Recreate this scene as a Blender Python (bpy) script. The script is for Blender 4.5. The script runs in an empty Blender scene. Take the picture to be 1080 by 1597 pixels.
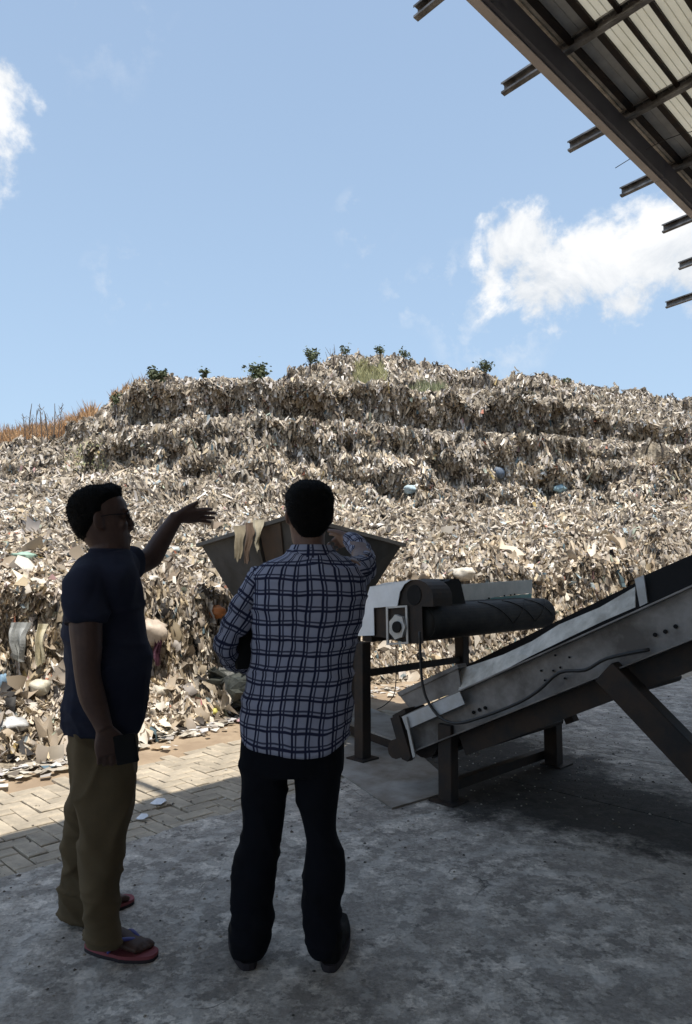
import bpy, bmesh, math, random
import numpy as np
from math import sin, cos, radians, pi, sqrt, atan2
from mathutils import Vector as V, Matrix, noise as mnoise
random.seed(7); rng = np.random.default_rng(7)
scn = bpy.context.scene
COL = scn.collection

# ------------------------------------------------------------------ camera
F, TH, CZ = 1100.0, radians(4.75), 1.39
cam_d = bpy.data.cameras.new('camera'); cam = bpy.data.objects.new('camera', cam_d); COL.objects.link(cam)
cam.location = (0, 0, CZ); cam.rotation_euler = (radians(90) + TH, 0, 0)
cam_d.sensor_fit = 'VERTICAL'; cam_d.sensor_height = 24; cam_d.lens = F / 1597 * 24
cam_d.clip_start = .05; cam_d.clip_end = 3000
scn.camera = cam
def ray(px, py):
    X = (px - 540) / F; Z = (798.5 - py) / F
    return V((X, cos(TH) - Z * sin(TH), sin(TH) + Z * cos(TH)))
def at(px, py, Y):
    r = ray(px, py); return V((0, 0, CZ)) + r * (Y / r.y)
def G(px, py, z=0.0):
    r = ray(px, py); return V((0, 0, CZ)) + r * ((z - CZ) / r.z)
S2 = sqrt(.5)
EX, NX = V((S2, S2, 0)), V((-S2, S2, 0))          # shed axes: along the eave / outwards
def sh(a, b, z=0.0): return EX * a + NX * b + V((0, 0, z))
def onA(px, py, A):                                # pixel ray met with the upright plane a = A
    r = ray(px, py); k = A / (r.x * S2 + r.y * S2); return V((0, 0, CZ)) + r * k
def onB(px, py, B):
    r = ray(px, py); k = B / (-r.x * S2 + r.y * S2); return V((0, 0, CZ)) + r * k

# ------------------------------------------------------------------ world and sun
SUN_EL, SUN_AZ = radians(74), radians(100.4)       # AZ: direction the light travels to, from +x
ldir = V((cos(SUN_AZ) * cos(SUN_EL), sin(SUN_AZ) * cos(SUN_EL), -sin(SUN_EL)))
sd = bpy.data.lights.new('sun', 'SUN'); sun = bpy.data.objects.new('sun', sd); COL.objects.link(sun)
sd.energy = 4.6; sd.angle = radians(.53); sd.color = (1, .94, .84)
sun.rotation_euler = ldir.to_track_quat('-Z', 'Y').to_euler()
w = bpy.data.worlds.new('World'); scn.world = w; w.use_nodes = True
wt = w.node_tree; wt.nodes.clear()
def N(t, kind, **kw):
    n = t.nodes.new(kind)
    for k, v in kw.items():
        if k.startswith('i_'): n.inputs[int(k[2:]) if k[2:].isdigit() else k[2:].replace('_', ' ')].default_value = v
        else: setattr(n, k, v)
    return n
def math_(t, op, a, b=None, clamp=False):
    n = t.nodes.new('ShaderNodeMath'); n.operation = op; n.use_clamp = clamp
    for i, x in enumerate((a, b)):
        if x is None: continue
        if isinstance(x, (int, float)): n.inputs[i].default_value = x
        else: t.links.new(x, n.inputs[i])
    return n.outputs[0]
def ramp(t, fac, stops, interp='LINEAR'):
    n = t.nodes.new('ShaderNodeValToRGB'); n.color_ramp.interpolation = interp
    el = n.color_ramp.elements
    while len(el) < len(stops): el.new(.5)
    for e, (p, c) in zip(el, stops):
        e.position = p; e.color = (c, c, c, 1) if isinstance(c, (int, float)) else (*c, 1)
    t.links.new(fac, n.inputs[0]); return n.outputs[0]
def mixc(t, fac, a, b, mode='MIX'):
    n = t.nodes.new('ShaderNodeMix'); n.data_type = 'RGBA'; n.blend_type = mode
    for i, x in ((0, fac), (6, a), (7, b)):
        if isinstance(x, (int, float)): n.inputs[i].default_value = x
        elif isinstance(x, tuple): n.inputs[i].default_value = (*x, 1) if len(x) == 3 else x
        else: t.links.new(x, n.inputs[i])
    return n.outputs[2]
sky = N(wt, 'ShaderNodeTexSky', sky_type='NISHITA', sun_disc=False, sun_elevation=SUN_EL, altitude=100, air_density=1.1, dust_density=2.2, ozone_density=1.6)
to_sun = -ldir; sky.sun_rotation = atan2(to_sun.x, to_sun.y)
tc = N(wt, 'ShaderNodeTexCoord'); dirv_ = tc.outputs['Generated']
SKY_K = .15
skc = mixc(wt, 1.0, sky.outputs[0], (SKY_K, SKY_K, SKY_K), 'MULTIPLY')
sz = N(wt, 'ShaderNodeSeparateXYZ'); wt.links.new(dirv_, sz.inputs[0])
pf = ramp(wt, sz.outputs[2], [(.0, .70), (.25, .60), (.8, .35)])
pale = mixc(wt, pf, skc, (.45, .61, .79))
# clouds: soft lobes around their directions broken up by noise
dirv = tc.outputs['Generated']
cn = N(wt, 'ShaderNodeTexNoise', i_Scale=9.0, i_Detail=9.0, i_Roughness=.6, i_Distortion=.4); wt.links.new(dirv, cn.inputs['Vector'])
cn2 = N(wt, 'ShaderNodeTexNoise', i_Scale=34.0, i_Detail=6.0, i_Roughness=.62); wt.links.new(dirv, cn2.inputs['Vector'])
def lobes(lst):
    out = None
    for px, py, rad, k in lst:
        d = ray(px, py).normalized()
        dp = N(wt, 'ShaderNodeVectorMath', operation='DOT_PRODUCT'); wt.links.new(dirv, dp.inputs[0]); dp.inputs[1].default_value = d
        mr = N(wt, 'ShaderNodeMapRange'); mr.inputs[1].default_value = cos(rad / F * 1.75); mr.inputs[2].default_value = 1.0
        mr.inputs[3].default_value = 0; mr.inputs[4].default_value = k
        wt.links.new(dp.outputs['Value'], mr.inputs[0])
        out = mr.outputs[0] if out is None else math_(wt, 'MAXIMUM', out, mr.outputs[0])
    return out
big = lobes([(808, 382, 44, .95), (780, 432, 40, .75), (835, 435, 50, .95), (885, 435, 46, .9), (945, 415, 48, .95), (1005, 400, 52, .95), (1085, 385, 56, 1.0), (965, 452, 44, .75),
             (870, 470, 40, .6), (772, 470, 30, .5), (1160, 380, 80, 1.0), (1240, 400, 80, .9), (-30, 120, 36, .8), (2, 108, 22, .5), (30, 155, 24, .5), (-140, 160, 90, .9)])
nz = math_(wt, 'ADD', math_(wt, 'MULTIPLY', cn.outputs[0], .62), math_(wt, 'MULTIPLY', cn2.outputs[0], .38))
dens = math_(wt, 'ADD', big, math_(wt, 'MULTIPLY', math_(wt, 'SUBTRACT', nz, .5), 3.0))
alpha = math_(wt, 'MULTIPLY', ramp(wt, dens, [(.34, 0.0), (.86, 1.0)], 'EASE'), ramp(wt, big, [(.02, 0.0), (.22, 1.0)]))
wisp = lobes([(200, 440, 40, .7), (770, 500, 60, 1.0), (715, 460, 46, 1.0), (570, 345, 30, .9), (632, 466, 26, .9), (580, 420, 26, .8), (150, 20, 60, .4)])
walpha = math_(wt, 'MULTIPLY', math_(wt, 'MULTIPLY', ramp(wt, nz, [(.50, 0.0), (.66, 1.0)]), ramp(wt, wisp, [(.0, 0.0), (.7, 1.0)])), .5)
alpha2 = math_(wt, 'MAXIMUM', alpha, walpha)
cshade = ramp(wt, cn.outputs[0], [(.40, (.60, .64, .69)), (.58, (.82, .83, .84))])
skyfin = mixc(wt, alpha2, pale, cshade)
bg = N(wt, 'ShaderNodeBackground', i_Strength=1.0); wt.links.new(skyfin, bg.inputs[0])
wo = N(wt, 'ShaderNodeOutputWorld'); wt.links.new(bg.outputs[0], wo.inputs[0])
vs = scn.view_settings; vs.view_transform = 'Standard'; vs.look = 'None'; vs.exposure = .3; vs.gamma = 1; vs.use_curve_mapping = False
scn.render.engine = 'CYCLES'; scn.cycles.use_denoising = True
scn.cycles.max_bounces = 8; scn.cycles.diffuse_bounces = 5

# ------------------------------------------------------------------ helpers
def mat(name, col=(.5, .5, .5), rough=.8, metal=0.0, bump=0.0, bscale=20.0, var=0.0, vscale=4.0, spec=.5, col2=None, objrand=0.0, coord='Object'):
    m = bpy.data.materials.new(name); m.use_nodes = True; t = m.node_tree; b = t.nodes['Principled BSDF']
    b.inputs['Roughness'].default_value = rough; b.inputs['Metallic'].default_value = metal; b.inputs['Specular IOR Level'].default_value = spec
    tcn = N(t, 'ShaderNodeTexCoord'); co = tcn.outputs[coord]
    c2 = col2 or tuple(x * (1 - var) for x in col)
    n = N(t, 'ShaderNodeTexNoise', i_Scale=vscale, i_Detail=7.0, i_Roughness=.65); t.links.new(co, n.inputs['Vector'])
    f = ramp(t, n.outputs[0], [(.38, 0.0), (.64, 1.0)])
    c = mixc(t, f, c2, col)
    if objrand:
        oi = N(t, 'ShaderNodeObjectInfo'); k = math_(t, 'ADD', math_(t, 'MULTIPLY', oi.outputs['Random'], objrand), 1 - objrand)
        cc = N(t, 'ShaderNodeCombineColor'); [t.links.new(k, cc.inputs[i]) for i in range(3)]
        c = mixc(t, 1.0, c, cc.outputs[0], 'MULTIPLY')
    t.links.new(c, b.inputs['Base Color'])
    if bump:
        n2 = N(t, 'ShaderNodeTexNoise', i_Scale=bscale, i_Detail=6.0, i_Roughness=.6); t.links.new(co, n2.inputs['Vector'])
        bp = N(t, 'ShaderNodeBump', i_Strength=bump, i_Distance=.01); t.links.new(n2.outputs[0], bp.inputs['Height']); t.links.new(bp.outputs[0], b.inputs['Normal'])
    return m
def attrmat(name, rough=.75, spec=.25, transl=0.0):
    m = bpy.data.materials.new(name); m.use_nodes = True; t = m.node_tree; b = t.nodes['Principled BSDF']
    a = N(t, 'ShaderNodeAttribute', attribute_name='tint'); t.links.new(a.outputs['Color'], b.inputs['Base Color'])
    b.inputs['Roughness'].default_value = rough; b.inputs['Specular IOR Level'].default_value = spec
    if transl:
        tr = N(t, 'ShaderNodeBsdfTranslucent'); t.links.new(a.outputs['Color'], tr.inputs[0]); mx = N(t, 'ShaderNodeMixShader', i_0=transl)
        t.links.new(b.outputs[0], mx.inputs[1]); t.links.new(tr.outputs[0], mx.inputs[2]); t.links.new(mx.outputs[0], t.nodes['Material Output'].inputs[0])
    return m
def tagp(o, label=None, cat=None, group=None, kind=None):
    for k, v in (('label', label), ('category', cat), ('group', group), ('kind', kind)):
        if v: o[k] = v
    return o
def thing(name, loc, label, cat, group=None):
    o = bpy.data.objects.new(name, None); o.empty_display_size = .1; COL.objects.link(o); o.location = loc
    return tagp(o, label, cat, group)
def wpos(o):
    p = V(o.location)
    while o.parent: o = o.parent; p = p + V(o.location)
    return p
def link(name, me, m=None, parent=None, smooth=False, loc=None):
    o = bpy.data.objects.new(name, me); COL.objects.link(o)
    if m and not me.materials: me.materials.append(m)
    if smooth: me.polygons.foreach_set('use_smooth', [True] * len(me.polygons))
    if parent: o.parent = parent
    if loc is not None: o.location = loc
    return o
def mk(name, vf, m, parent=None, smooth=False, origin=None, label=None):
    """world-space verts; origin (world) becomes the object's own origin"""
    vs_, fs = vf[0], vf[1]
    o0 = V(origin) if origin is not None else (wpos(parent) if parent else V((0, 0, 0)))
    me = bpy.data.meshes.new(name); me.from_pydata([tuple(V(v) - o0) for v in vs_], [], fs)
    if len(vf) > 2 and vf[2] is not None:
        uv = me.uv_layers.new(name='uv'); li = np.zeros(len(me.loops), int); me.loops.foreach_get('vertex_index', li)
        uv.data.foreach_set('uv', np.array(vf[2], float)[li].ravel())
    me.update()
    o = link(name, me, m, parent, smooth)
    o.location = o0 - (wpos(parent) if parent else V((0, 0, 0)))
    if label: o['label'] = label
    return o
def join(*parts):
    vs_, fs = [], []
    for p in parts:
        n = len(vs_); vs_ += list(p[0]); fs += [[i + n for i in f] for f in p[1]]
    return vs_, fs
def box(c, ax, ay, az, bev=0.0):
    """box at centre c with half-axis vectors"""
    c = V(c); ax, ay, az = V(ax), V(ay), V(az)
    if not bev:
        v = [c + ax * i + ay * j + az * k for i in (-1, 1) for j in (-1, 1) for k in (-1, 1)]
        return v, [[0, 1, 3, 2], [4, 6, 7, 5], [0, 4, 5, 1], [2, 3, 7, 6], [0, 2, 6, 4], [1, 5, 7, 3]]
    bm = bmesh.new(); L = (ax.length, ay.length, az.length); R = Matrix((ax / L[0], ay / L[1], az / L[2])).transposed()
    vs_ = [bm.verts.new((L[0] * i, L[1] * j, L[2] * k)) for i in (-1, 1) for j in (-1, 1) for k in (-1, 1)]
    for f in [[0, 1, 3, 2], [4, 6, 7, 5], [0, 4, 5, 1], [2, 3, 7, 6], [0, 2, 6, 4], [1, 5, 7, 3]]: bm.faces.new([vs_[i] for i in f])
    bmesh.ops.bevel(bm, geom=bm.edges[:], offset=bev, segments=1, affect='EDGES')
    v = [c + R @ x.co for x in bm.verts]; bm.verts.index_update(); f = [[x.index for x in p.verts] for p in bm.faces]; bm.free()
    return v, f
def prism(poly, off):
    """closed polygon (list of world points) extruded by vector off"""
    poly = [V(p) for p in poly]; off = V(off); n = len(poly)
    v = poly + [p + off for p in poly]
    return v, [list(range(n))[::-1], list(range(n, 2 * n))] + [[i, (i + 1) % n, n + (i + 1) % n, n + i] for i in range(n)]
def sweep(prof, p0, p1, sx, sy):
    """2-D profile (list of (u,v)) along p0->p1 with axes sx, sy"""
    return prism([V(p0) + V(sx) * u + V(sy) * v_ for u, v_ in prof], V(p1) - V(p0))
def cr(P, t):
    n = len(P) - 1; i = min(int(t), n - 1); u = t - i
    a, b, c, d = P[max(i - 1, 0)], P[i], P[i + 1], P[min(i + 2, n)]
    return .5 * ((2 * b) + (c - a) * u + (2 * a - 5 * b + 4 * c - d) * u * u + (3 * b - a - 3 * c + d) * u ** 3)
def loft(rings, n=20, sub=4, sq=2.0, uvscale=None):
    """rings: (centre, ax vector, ay vector); smooth interpolated tube with closed ends"""
    P = [np.array([*r[0], *r[1], *r[2]], float) for r in rings]
    K = (len(P) - 1) * sub + 1; vs_, uvs = [], []; L = 0; prev = None
    for k in range(K):
        q = cr(P, k / sub); c, ax, ay = q[:3], q[3:6], q[6:]
        if prev is not None: L += float(np.linalg.norm(c - prev))
        prev = c
        for j in range(n):
            a = 2 * pi * j / n; ca, sa = cos(a), sin(a)
            e = 2 / sq; x = math.copysign(abs(ca) ** e, ca); y = math.copysign(abs(sa) ** e, sa)
            vs_.append(V(c + ax * x + ay * y)); uvs.append((j / n, L))
    fs = [[k * n + j, k * n + (j + 1) % n, (k + 1) * n + (j + 1) % n, (k + 1) * n + j] for k in range(K - 1) for j in range(n)]
    fs.append(list(range(n))[::-1]); fs.append([(K - 1) * n + j for j in range(n)])
    return vs_, fs, uvs
def tube(pts, rad, n=10, sub=3, ref=(0, 0, 1), flat=1.0):
    """round tube along points with radii; flat squashes the axis nearest to ref"""
    pts = [V(p) for p in pts]; R = rad if isinstance(rad, (list, tuple)) else [rad] * len(pts); rings = []
    for i, p in enumerate(pts):
        t = (pts[min(i + 1, len(pts) - 1)] - pts[max(i - 1, 0)]).normalized()
        s = t.cross(V(ref));
        if s.length < 1e-3: s = t.cross(V((1, 0, 0)))
        s.normalize(); u = s.cross(t).normalized()
        rings.append((p, s * R[i], u * R[i] * flat))
    r = loft(rings, n, sub); return r[0], r[1]
def ball(c, r, n=12, ax=None):
    c = V(c); rx, ry, rz = r if isinstance(r, tuple) else (r, r, r)
    A = ax or (V((1, 0, 0)), V((0, 1, 0)), V((0, 0, 1)))
    rings = []
    vs_, fs = [], []; m = n // 2 + 1
    for i in range(m + 1):
        ph = pi * i / m
        for j in range(n):
            a = 2 * pi * j / n
            vs_.append(c + A[0] * rx * sin(ph) * cos(a) + A[1] * ry * sin(ph) * sin(a) + A[2] * rz * cos(ph))
    for i in range(m):
        for j in range(n): fs.append([i * n + j, (i + 1) * n + j, (i + 1) * n + (j + 1) % n, i * n + (j + 1) % n])
    return vs_, fs
def remesh(parts, voxel, smooth_it=3, fac=.5):
    vs_, fs = join(*parts); me = bpy.data.meshes.new('tmp'); me.from_pydata([tuple(v) for v in vs_], [], fs)
    o = bpy.data.objects.new('tmp', me); COL.objects.link(o)
    r = o.modifiers.new('r', 'REMESH'); r.mode = 'VOXEL'; r.voxel_size = voxel
    s = o.modifiers.new('s', 'SMOOTH'); s.factor = fac; s.iterations = smooth_it
    dg = bpy.context.evaluated_depsgraph_get(); dg.update(); e = o.evaluated_get(dg)
    m2 = bpy.data.meshes.new_from_object(e); v = np.zeros(len(m2.vertices) * 3); m2.vertices.foreach_get('co', v)
    f = [list(p.vertices) for p in m2.polygons]; bpy.data.objects.remove(o); bpy.data.meshes.remove(me); bpy.data.meshes.remove(m2)
    return v.reshape(-1, 3), f
def wrinkle(v, amp, scale, stretch=(1, 1, 1), seed=0, centre=None):
    """push vertices along a smooth vector noise (cloth folds)"""
    v = np.array(v, float); out = v.copy()
    for i, p in enumerate(v):
        q = V((p[0] * scale * stretch[0] + seed, p[1] * scale * stretch[1], p[2] * scale * stretch[2]))
        d = mnoise.noise_vector(q)
        r = 1 - abs(mnoise.noise(q * 1.7 + V((9, 3, seed)))) * 2
        out[i] += np.array(d) * amp * (0.4 + .9 * max(0, r))
    return out
# vectorised value noise
def _h(ix, iy, iz, s):
    n = (ix.astype(np.int64) * 374761393 + iy.astype(np.int64) * 668265263 + iz.astype(np.int64) * 2147483647 + s * 1274126177) & 0xffffffff
    n = ((n ^ (n >> 13)) * 1274126177) & 0xffffffff
    n = ((n ^ (n >> 16)) * 2246822519) & 0xffffffff
    return ((n ^ (n >> 15)) & 0xffffff) / float(0xffffff)
def vn(x, y, z=None, s=0):
    z = np.zeros_like(x) if z is None else z
    ix, iy, iz = np.floor(x), np.floor(y), np.floor(z); fx, fy, fz = x - ix, y - iy, z - iz
    fx, fy, fz = [q * q * (3 - 2 * q) for q in (fx, fy, fz)]
    def L(a, b, t): return a + (b - a) * t
    r = [[L(_h(ix, iy + j, iz + k, s), _h(ix + 1, iy + j, iz + k, s), fx) for j in (0, 1)] for k in (0, 1)]
    return L(L(r[0][0], r[0][1], fy), L(r[1][0], r[1][1], fy), fz) * 2 - 1
def fbm(x, y, z=None, o=4, s=0, g=.5):
    t = 0; a = 1; k = 1.0; tot = 0
    for i in range(o):
        t = t + a * vn(x * k, y * k, None if z is None else z * k, s + i); tot += a; a *= g; k *= 2.03
    return t / tot
def npmesh(name, co, quads, m, tint=None, smooth=False, tri=False):
    me = bpy.data.meshes.new(name); k = quads.shape[1]
    me.vertices.add(len(co)); me.vertices.foreach_set('co', co.astype(np.float32).ravel())
    me.loops.add(quads.size); me.loops.foreach_set('vertex_index', quads.astype(np.int32).ravel())
    me.polygons.add(len(quads)); me.polygons.foreach_set('loop_start', np.arange(0, quads.size, k, dtype=np.int32))
    try: me.polygons.foreach_set('loop_total', np.full(len(quads), k, dtype=np.int32))
    except Exception: pass
    if tint is not None:
        a = me.color_attributes.new('tint', 'FLOAT_COLOR', 'POINT'); c = np.ones((len(co), 4), np.float32); c[:, :3] = tint; a.data.foreach_set('color', c.ravel())
    me.polygons.foreach_set('use_smooth', np.full(len(quads), smooth))
    me.update(calc_edges=True); me.validate(); me.materials.append(m)
    return me

# ------------------------------------------------------------------ materials
M = {}
M['dirt'] = mat('dirt', (.40, .31, .215), .95, bump=.6, bscale=14, col2=(.27, .20, .135), vscale=2.2)
M['paver'] = mat('paver', (.56, .48, .365), .9, bump=.35, bscale=60, col2=(.37, .32, .25), vscale=9, objrand=.25)
M['joint'] = mat('joint_sand', (.07, .06, .045), .95, bump=.4, bscale=80, var=.4, vscale=12)
M['dark_steel'] = mat('dark_steel', (.020, .019, .019), .65, .1, bump=.15, bscale=60, spec=.3, col2=(.042, .028, .02), vscale=7)
M['grey_steel'] = mat('grey_steel', (.27, .26, .25), .55, .3, bump=.15, bscale=30, col2=(.10, .092, .085), vscale=3.5)
M['pale_sheet'] = mat('pale_sheet', (.50, .52, .54), .5, .2, bump=.1, bscale=12, col2=(.38, .38, .37), vscale=6)
M['white_sheet'] = mat('white_sheet', (.80, .82, .84), .5, .0, bump=.08, bscale=14, col2=(.68, .70, .71), vscale=4)
M['dusty_sheet'] = mat('dusty_sheet', (.60, .56, .49), .55, .1, bump=.2, bscale=20, col2=(.34, .31, .26), vscale=9)
M['cover'] = mat('pale_cover', (.80, .82, .80), .6, bump=.1, col2=(.66, .70, .68), vscale=8)
M['teal'] = mat('teal_paint', (.16, .42, .42), .6, bump=.1, col2=(.26, .44, .43), vscale=9)
M['rubber'] = mat('belt_rubber', (.014, .014, .015), .7, spec=.3, bump=.2, bscale=40, col2=(.034, .031, .027), vscale=8)
M['black'] = mat('black_plastic', (.010, .010, .011), .7, spec=.2, bump=.1, var=.3)
M['cable'] = mat('cable', (.01, .01, .01), .5)
M['hopper'] = mat('hopper_steel', (.07, .07, .07), .75, .15, bump=.3, bscale=12, col2=(.045, .044, .042), vscale=4)
M['rust'] = mat('rusty_steel', (.13, .065, .035), .85, .1, bump=.3, bscale=20, col2=(.07, .045, .03), vscale=5)
M['rust_dark'] = mat('dark_rust', (.085, .06, .045), .85, .1, bump=.3, bscale=20, col2=(.06, .05, .042), vscale=5)
M['plate'] = mat('ground_plate', (.40, .385, .36), .6, .1, bump=.15, bscale=25, col2=(.19, .165, .135), vscale=2.6)
M['galv'] = mat('galvanised', (.50, .50, .48), .5, .3, bump=.08, bscale=30, col2=(.38, .38, .37), vscale=5)
M['purlin'] = mat('purlin_steel', (.27, .265, .26), .5, .4, bump=.08, col2=(.08, .075, .07), vscale=6)
M['beam'] = mat('beam_paint', (.075, .075, .095), .6, .1, bump=.08, col2=(.055, .055, .07), vscale=3)  # dark navy, with the shade on the inner web put into the colour
M['lit_flange'] = mat('lit_flange_strip', (.50, .45, .42), .6, .1, bump=.05, var=.2)  # pale colour stands for ground light bounced onto the flange underside
M['bounce_wall'] = mat('bounce_wall_pale', (.50, .48, .45), .9, bump=.2, var=.3)  # kept pale so the unseen wall bounces fill onto the floor
M['skin1'] = mat('skin_dark', (.075, .038, .026), .6, col2=(.06, .029, .02), vscale=25, bump=.06, bscale=250)
M['skin2'] = mat('skin_brown', (.17, .092, .062), .55, col2=(.13, .068, .045), vscale=25, bump=.06, bscale=250)
M['hair'] = mat('hair', (.006, .0055, .005), .85, spec=.15, bump=.8, bscale=160, var=.4, vscale=80)
M['tshirt'] = mat('navy_cotton', (.022, .025, .042), .95, bump=.15, bscale=300, col2=(.017, .019, .034), vscale=8, spec=.2)
M['khaki'] = mat('khaki_cotton', (.125, .092, .052), .95, bump=.15, bscale=300, col2=(.10, .074, .042), vscale=6, spec=.2)
M['denim'] = mat('dark_trouser_cloth', (.006, .007, .011), .95, bump=.15, bscale=300, col2=(.005, .0055, .008), vscale=6, spec=.15)
M['shoe'] = mat('black_leather', (.005, .005, .005), .8, spec=.15, bump=.1, bscale=80, var=.2)
M['sole_pink'] = mat('pink_sole', (.27, .065, .075), .8, var=.3, bump=.2, bscale=200)
M['sole_black'] = mat('black_sole', (.02, .015, .018), .8)
M['strap'] = mat('blue_strap', (.06, .065, .26), .5)
M['glass'] = mat('dark_lens', (.02, .02, .025), .1)
def plaid():
    m = bpy.data.materials.new('plaid_cotton'); m.use_nodes = True; t = m.node_tree; b = t.nodes['Principled BSDF']
    b.inputs['Roughness'].default_value = .95; b.inputs['Specular IOR Level'].default_value = .15
    uv = N(t, 'ShaderNodeUVMap'); n = N(t, 'ShaderNodeTexNoise', i_Scale=9.0, i_Detail=2.0); t.links.new(uv.outputs[0], n.inputs[0])
    sep = N(t, 'ShaderNodeSeparateXYZ'); t.links.new(uv.outputs[0], sep.inputs[0])
    def lines(co, per, defs):
        f = math_(t, 'FRACT', math_(t, 'ADD', math_(t, 'DIVIDE', co, per), 50.0)); out = None
        for c, hw, k in defs:
            d = math_(t, 'ABSOLUTE', math_(t, 'SUBTRACT', f, c))
            mr = N(t, 'ShaderNodeMapRange'); mr.inputs[1].default_value = hw * 1.25; mr.inputs[2].default_value = hw * .75; mr.inputs[3].default_value = 0; mr.inputs[4].default_value = k
            t.links.new(d, mr.inputs[0]); out = mr.outputs[0] if out is None else math_(t, 'MAXIMUM', out, mr.outputs[0])
        return out
    wob = math_(t, 'MULTIPLY', math_(t, 'SUBTRACT', n.outputs[0], .5), .014)
    lx = lines(math_(t, 'ADD', sep.outputs[0], wob), .049, [(.30, .085, .97), (.56, .065, .9)])
    ly = lines(math_(t, 'ADD', sep.outputs[1], wob), .054, [(.30, .085, .95), (.56, .060, .85)])
    mx = math_(t, 'MAXIMUM', lx, ly)
    n3 = N(t, 'ShaderNodeTexNoise', i_Scale=25.0, i_Detail=3.0); t.links.new(uv.outputs[0], n3.inputs[0])
    base = mixc(t, n3.outputs[0], (.25, .265, .35), (.33, .34, .41))
    c = mixc(t, mx, base, (.008, .010, .035)); t.links.new(c, b.inputs['Base Color'])
    nb = N(t, 'ShaderNodeTexNoise', i_Scale=45.0, i_Detail=5.0); t.links.new(uv.outputs[0], nb.inputs[0])
    bp = N(t, 'ShaderNodeBump', i_Strength=.35, i_Distance=.006); t.links.new(nb.outputs[0], bp.inputs['Height']); t.links.new(bp.outputs[0], b.inputs['Normal'])
    return m
M['plaid'] = plaid()
def concrete():
    m = bpy.data.materials.new('worn_concrete'); m.use_nodes = True; t = m.node_tree; b = t.nodes['Principled BSDF']
    b.inputs['Roughness'].default_value = .8; b.inputs['Specular IOR Level'].default_value = .35
    co = N(t, 'ShaderNodeTexCoord').outputs['Object']
    def nz(sc, det=8, r=.6, dist=0.0):
        n = N(t, 'ShaderNodeTexNoise', i_Scale=sc, i_Detail=float(det), i_Roughness=r, i_Distortion=dist); t.links.new(co, n.inputs['Vector']); return n.outputs[0]
    big_ = ramp(t, nz(.9, 5, .55), [(.36, 0.0), (.66, 1.0)])
    patch = math_(t, 'ADD', math_(t, 'MULTIPLY', ramp(t, nz(12, 15, .72), [(.475, 0.0), (.525, 1.0)]), .55), math_(t, 'MULTIPLY', ramp(t, nz(4.8, 15, .72), [(.475, 0.0), (.525, 1.0)]), .45))
    worn = ramp(t, nz(3.1, 14, .66), [(.47, 0.0), (.53, 1.0)])
    fine = nz(55, 8, .75)
    c = mixc(t, patch, (.205, .187, .164), (.70, .64, .56))
    c = mixc(t, math_(t, 'MULTIPLY', worn, .60), c, (.27, .245, .215))
    c = mixc(t, math_(t, 'MULTIPLY', big_, .35), c, (.56, .51, .445))
    c = mixc(t, 1.0, c, ramp(t, fine, [(.32, .62), (.68, 1.28)]), 'MULTIPLY')
    # trowelled swirls of pale dried slurry
    wv = N(t, 'ShaderNodeTexWave', wave_type='RINGS', rings_direction='Z', i_Scale=1.1, i_Distortion=3.5, i_Detail=7.0); wv.inputs['Detail Scale'].default_value = 1.3; wv.inputs['Detail Roughness'].default_value = .7
    mo = N(t, 'ShaderNodeMapping'); mo.inputs['Location'].default_value = (-.95, -2.95, 0); t.links.new(co, mo.inputs[0]); t.links.new(mo.outputs[0], wv.inputs['Vector'])
    arc = math_(t, 'MULTIPLY', ramp(t, wv.outputs['Fac'], [(.86, 0.0), (.93, 1.0)]), math_(t, 'ADD', math_(t, 'MULTIPLY', patch, .6), .25))
    c = mixc(t, math_(t, 'MULTIPLY', arc, .55), c, (.58, .55, .50))
    # hairline cracks
    vc = N(t, 'ShaderNodeTexVoronoi', feature='DISTANCE_TO_EDGE', i_Scale=1.1); nd = N(t, 'ShaderNodeTexNoise', i_Scale=3.0, i_Detail=8.0); t.links.new(co, nd.inputs[0])
    va = N(t, 'ShaderNodeVectorMath', operation='ADD'); vm_ = N(t, 'ShaderNodeVectorMath', operation='SCALE'); vm_.inputs['Scale'].default_value = .5
    t.links.new(nd.outputs['Color'], vm_.inputs[0]); t.links.new(vm_.outputs[0], va.inputs[0]); t.links.new(co, va.inputs[1]); t.links.new(va.outputs[0], vc.inputs['Vector'])
    crk = math_(t, 'MULTIPLY', ramp(t, vc.outputs['Distance'], [(.0, 1.0), (.007, 0.0)]), ramp(t, nz(1.7, 3), [(.5, 0.0), (.6, 1.0)]))
    c = mixc(t, math_(t, 'MULTIPLY', crk, .8), c, (.05, .045, .04))
    pit = ramp(t, nz(26, 3, .5), [(.64, 0.0), (.70, 1.0)])
    c = mixc(t, math_(t, 'MULTIPLY', pit, .6), c, (.10, .09, .08))
    # dark damp / oil stains around the machine
    stain = ramp(t, nz(1.9, 6, .65, .6), [(.55, 0.0), (.68, 1.0)])
    c = mixc(t, math_(t, 'MULTIPLY', stain, .45), c, (.045, .043, .04))
    oil = None
    for q_, rr in ((G(770, 1195), 1.25), (G(850, 1235), 1.05), (G(690, 1215), .7), (G(960, 1262), .85), (G(1060, 1290), .7)):
        dn_ = N(t, 'ShaderNodeVectorMath', operation='DISTANCE'); t.links.new(co, dn_.inputs[0]); dn_.inputs[1].default_value = q_
        mr = N(t, 'ShaderNodeMapRange'); mr.inputs[1].default_value = rr; mr.inputs[2].default_value = rr * .25; t.links.new(dn_.outputs['Value'], mr.inputs[0])
        oil = mr.outputs[0] if oil is None else math_(t, 'MAXIMUM', oil, mr.outputs[0])
    oilm = ramp(t, math_(t, 'ADD', oil, math_(t, 'MULTIPLY', math_(t, 'SUBTRACT', nz(3.5, 8, .7), .5), 1.6)), [(.30, 0.0), (.62, .88)])
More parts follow.
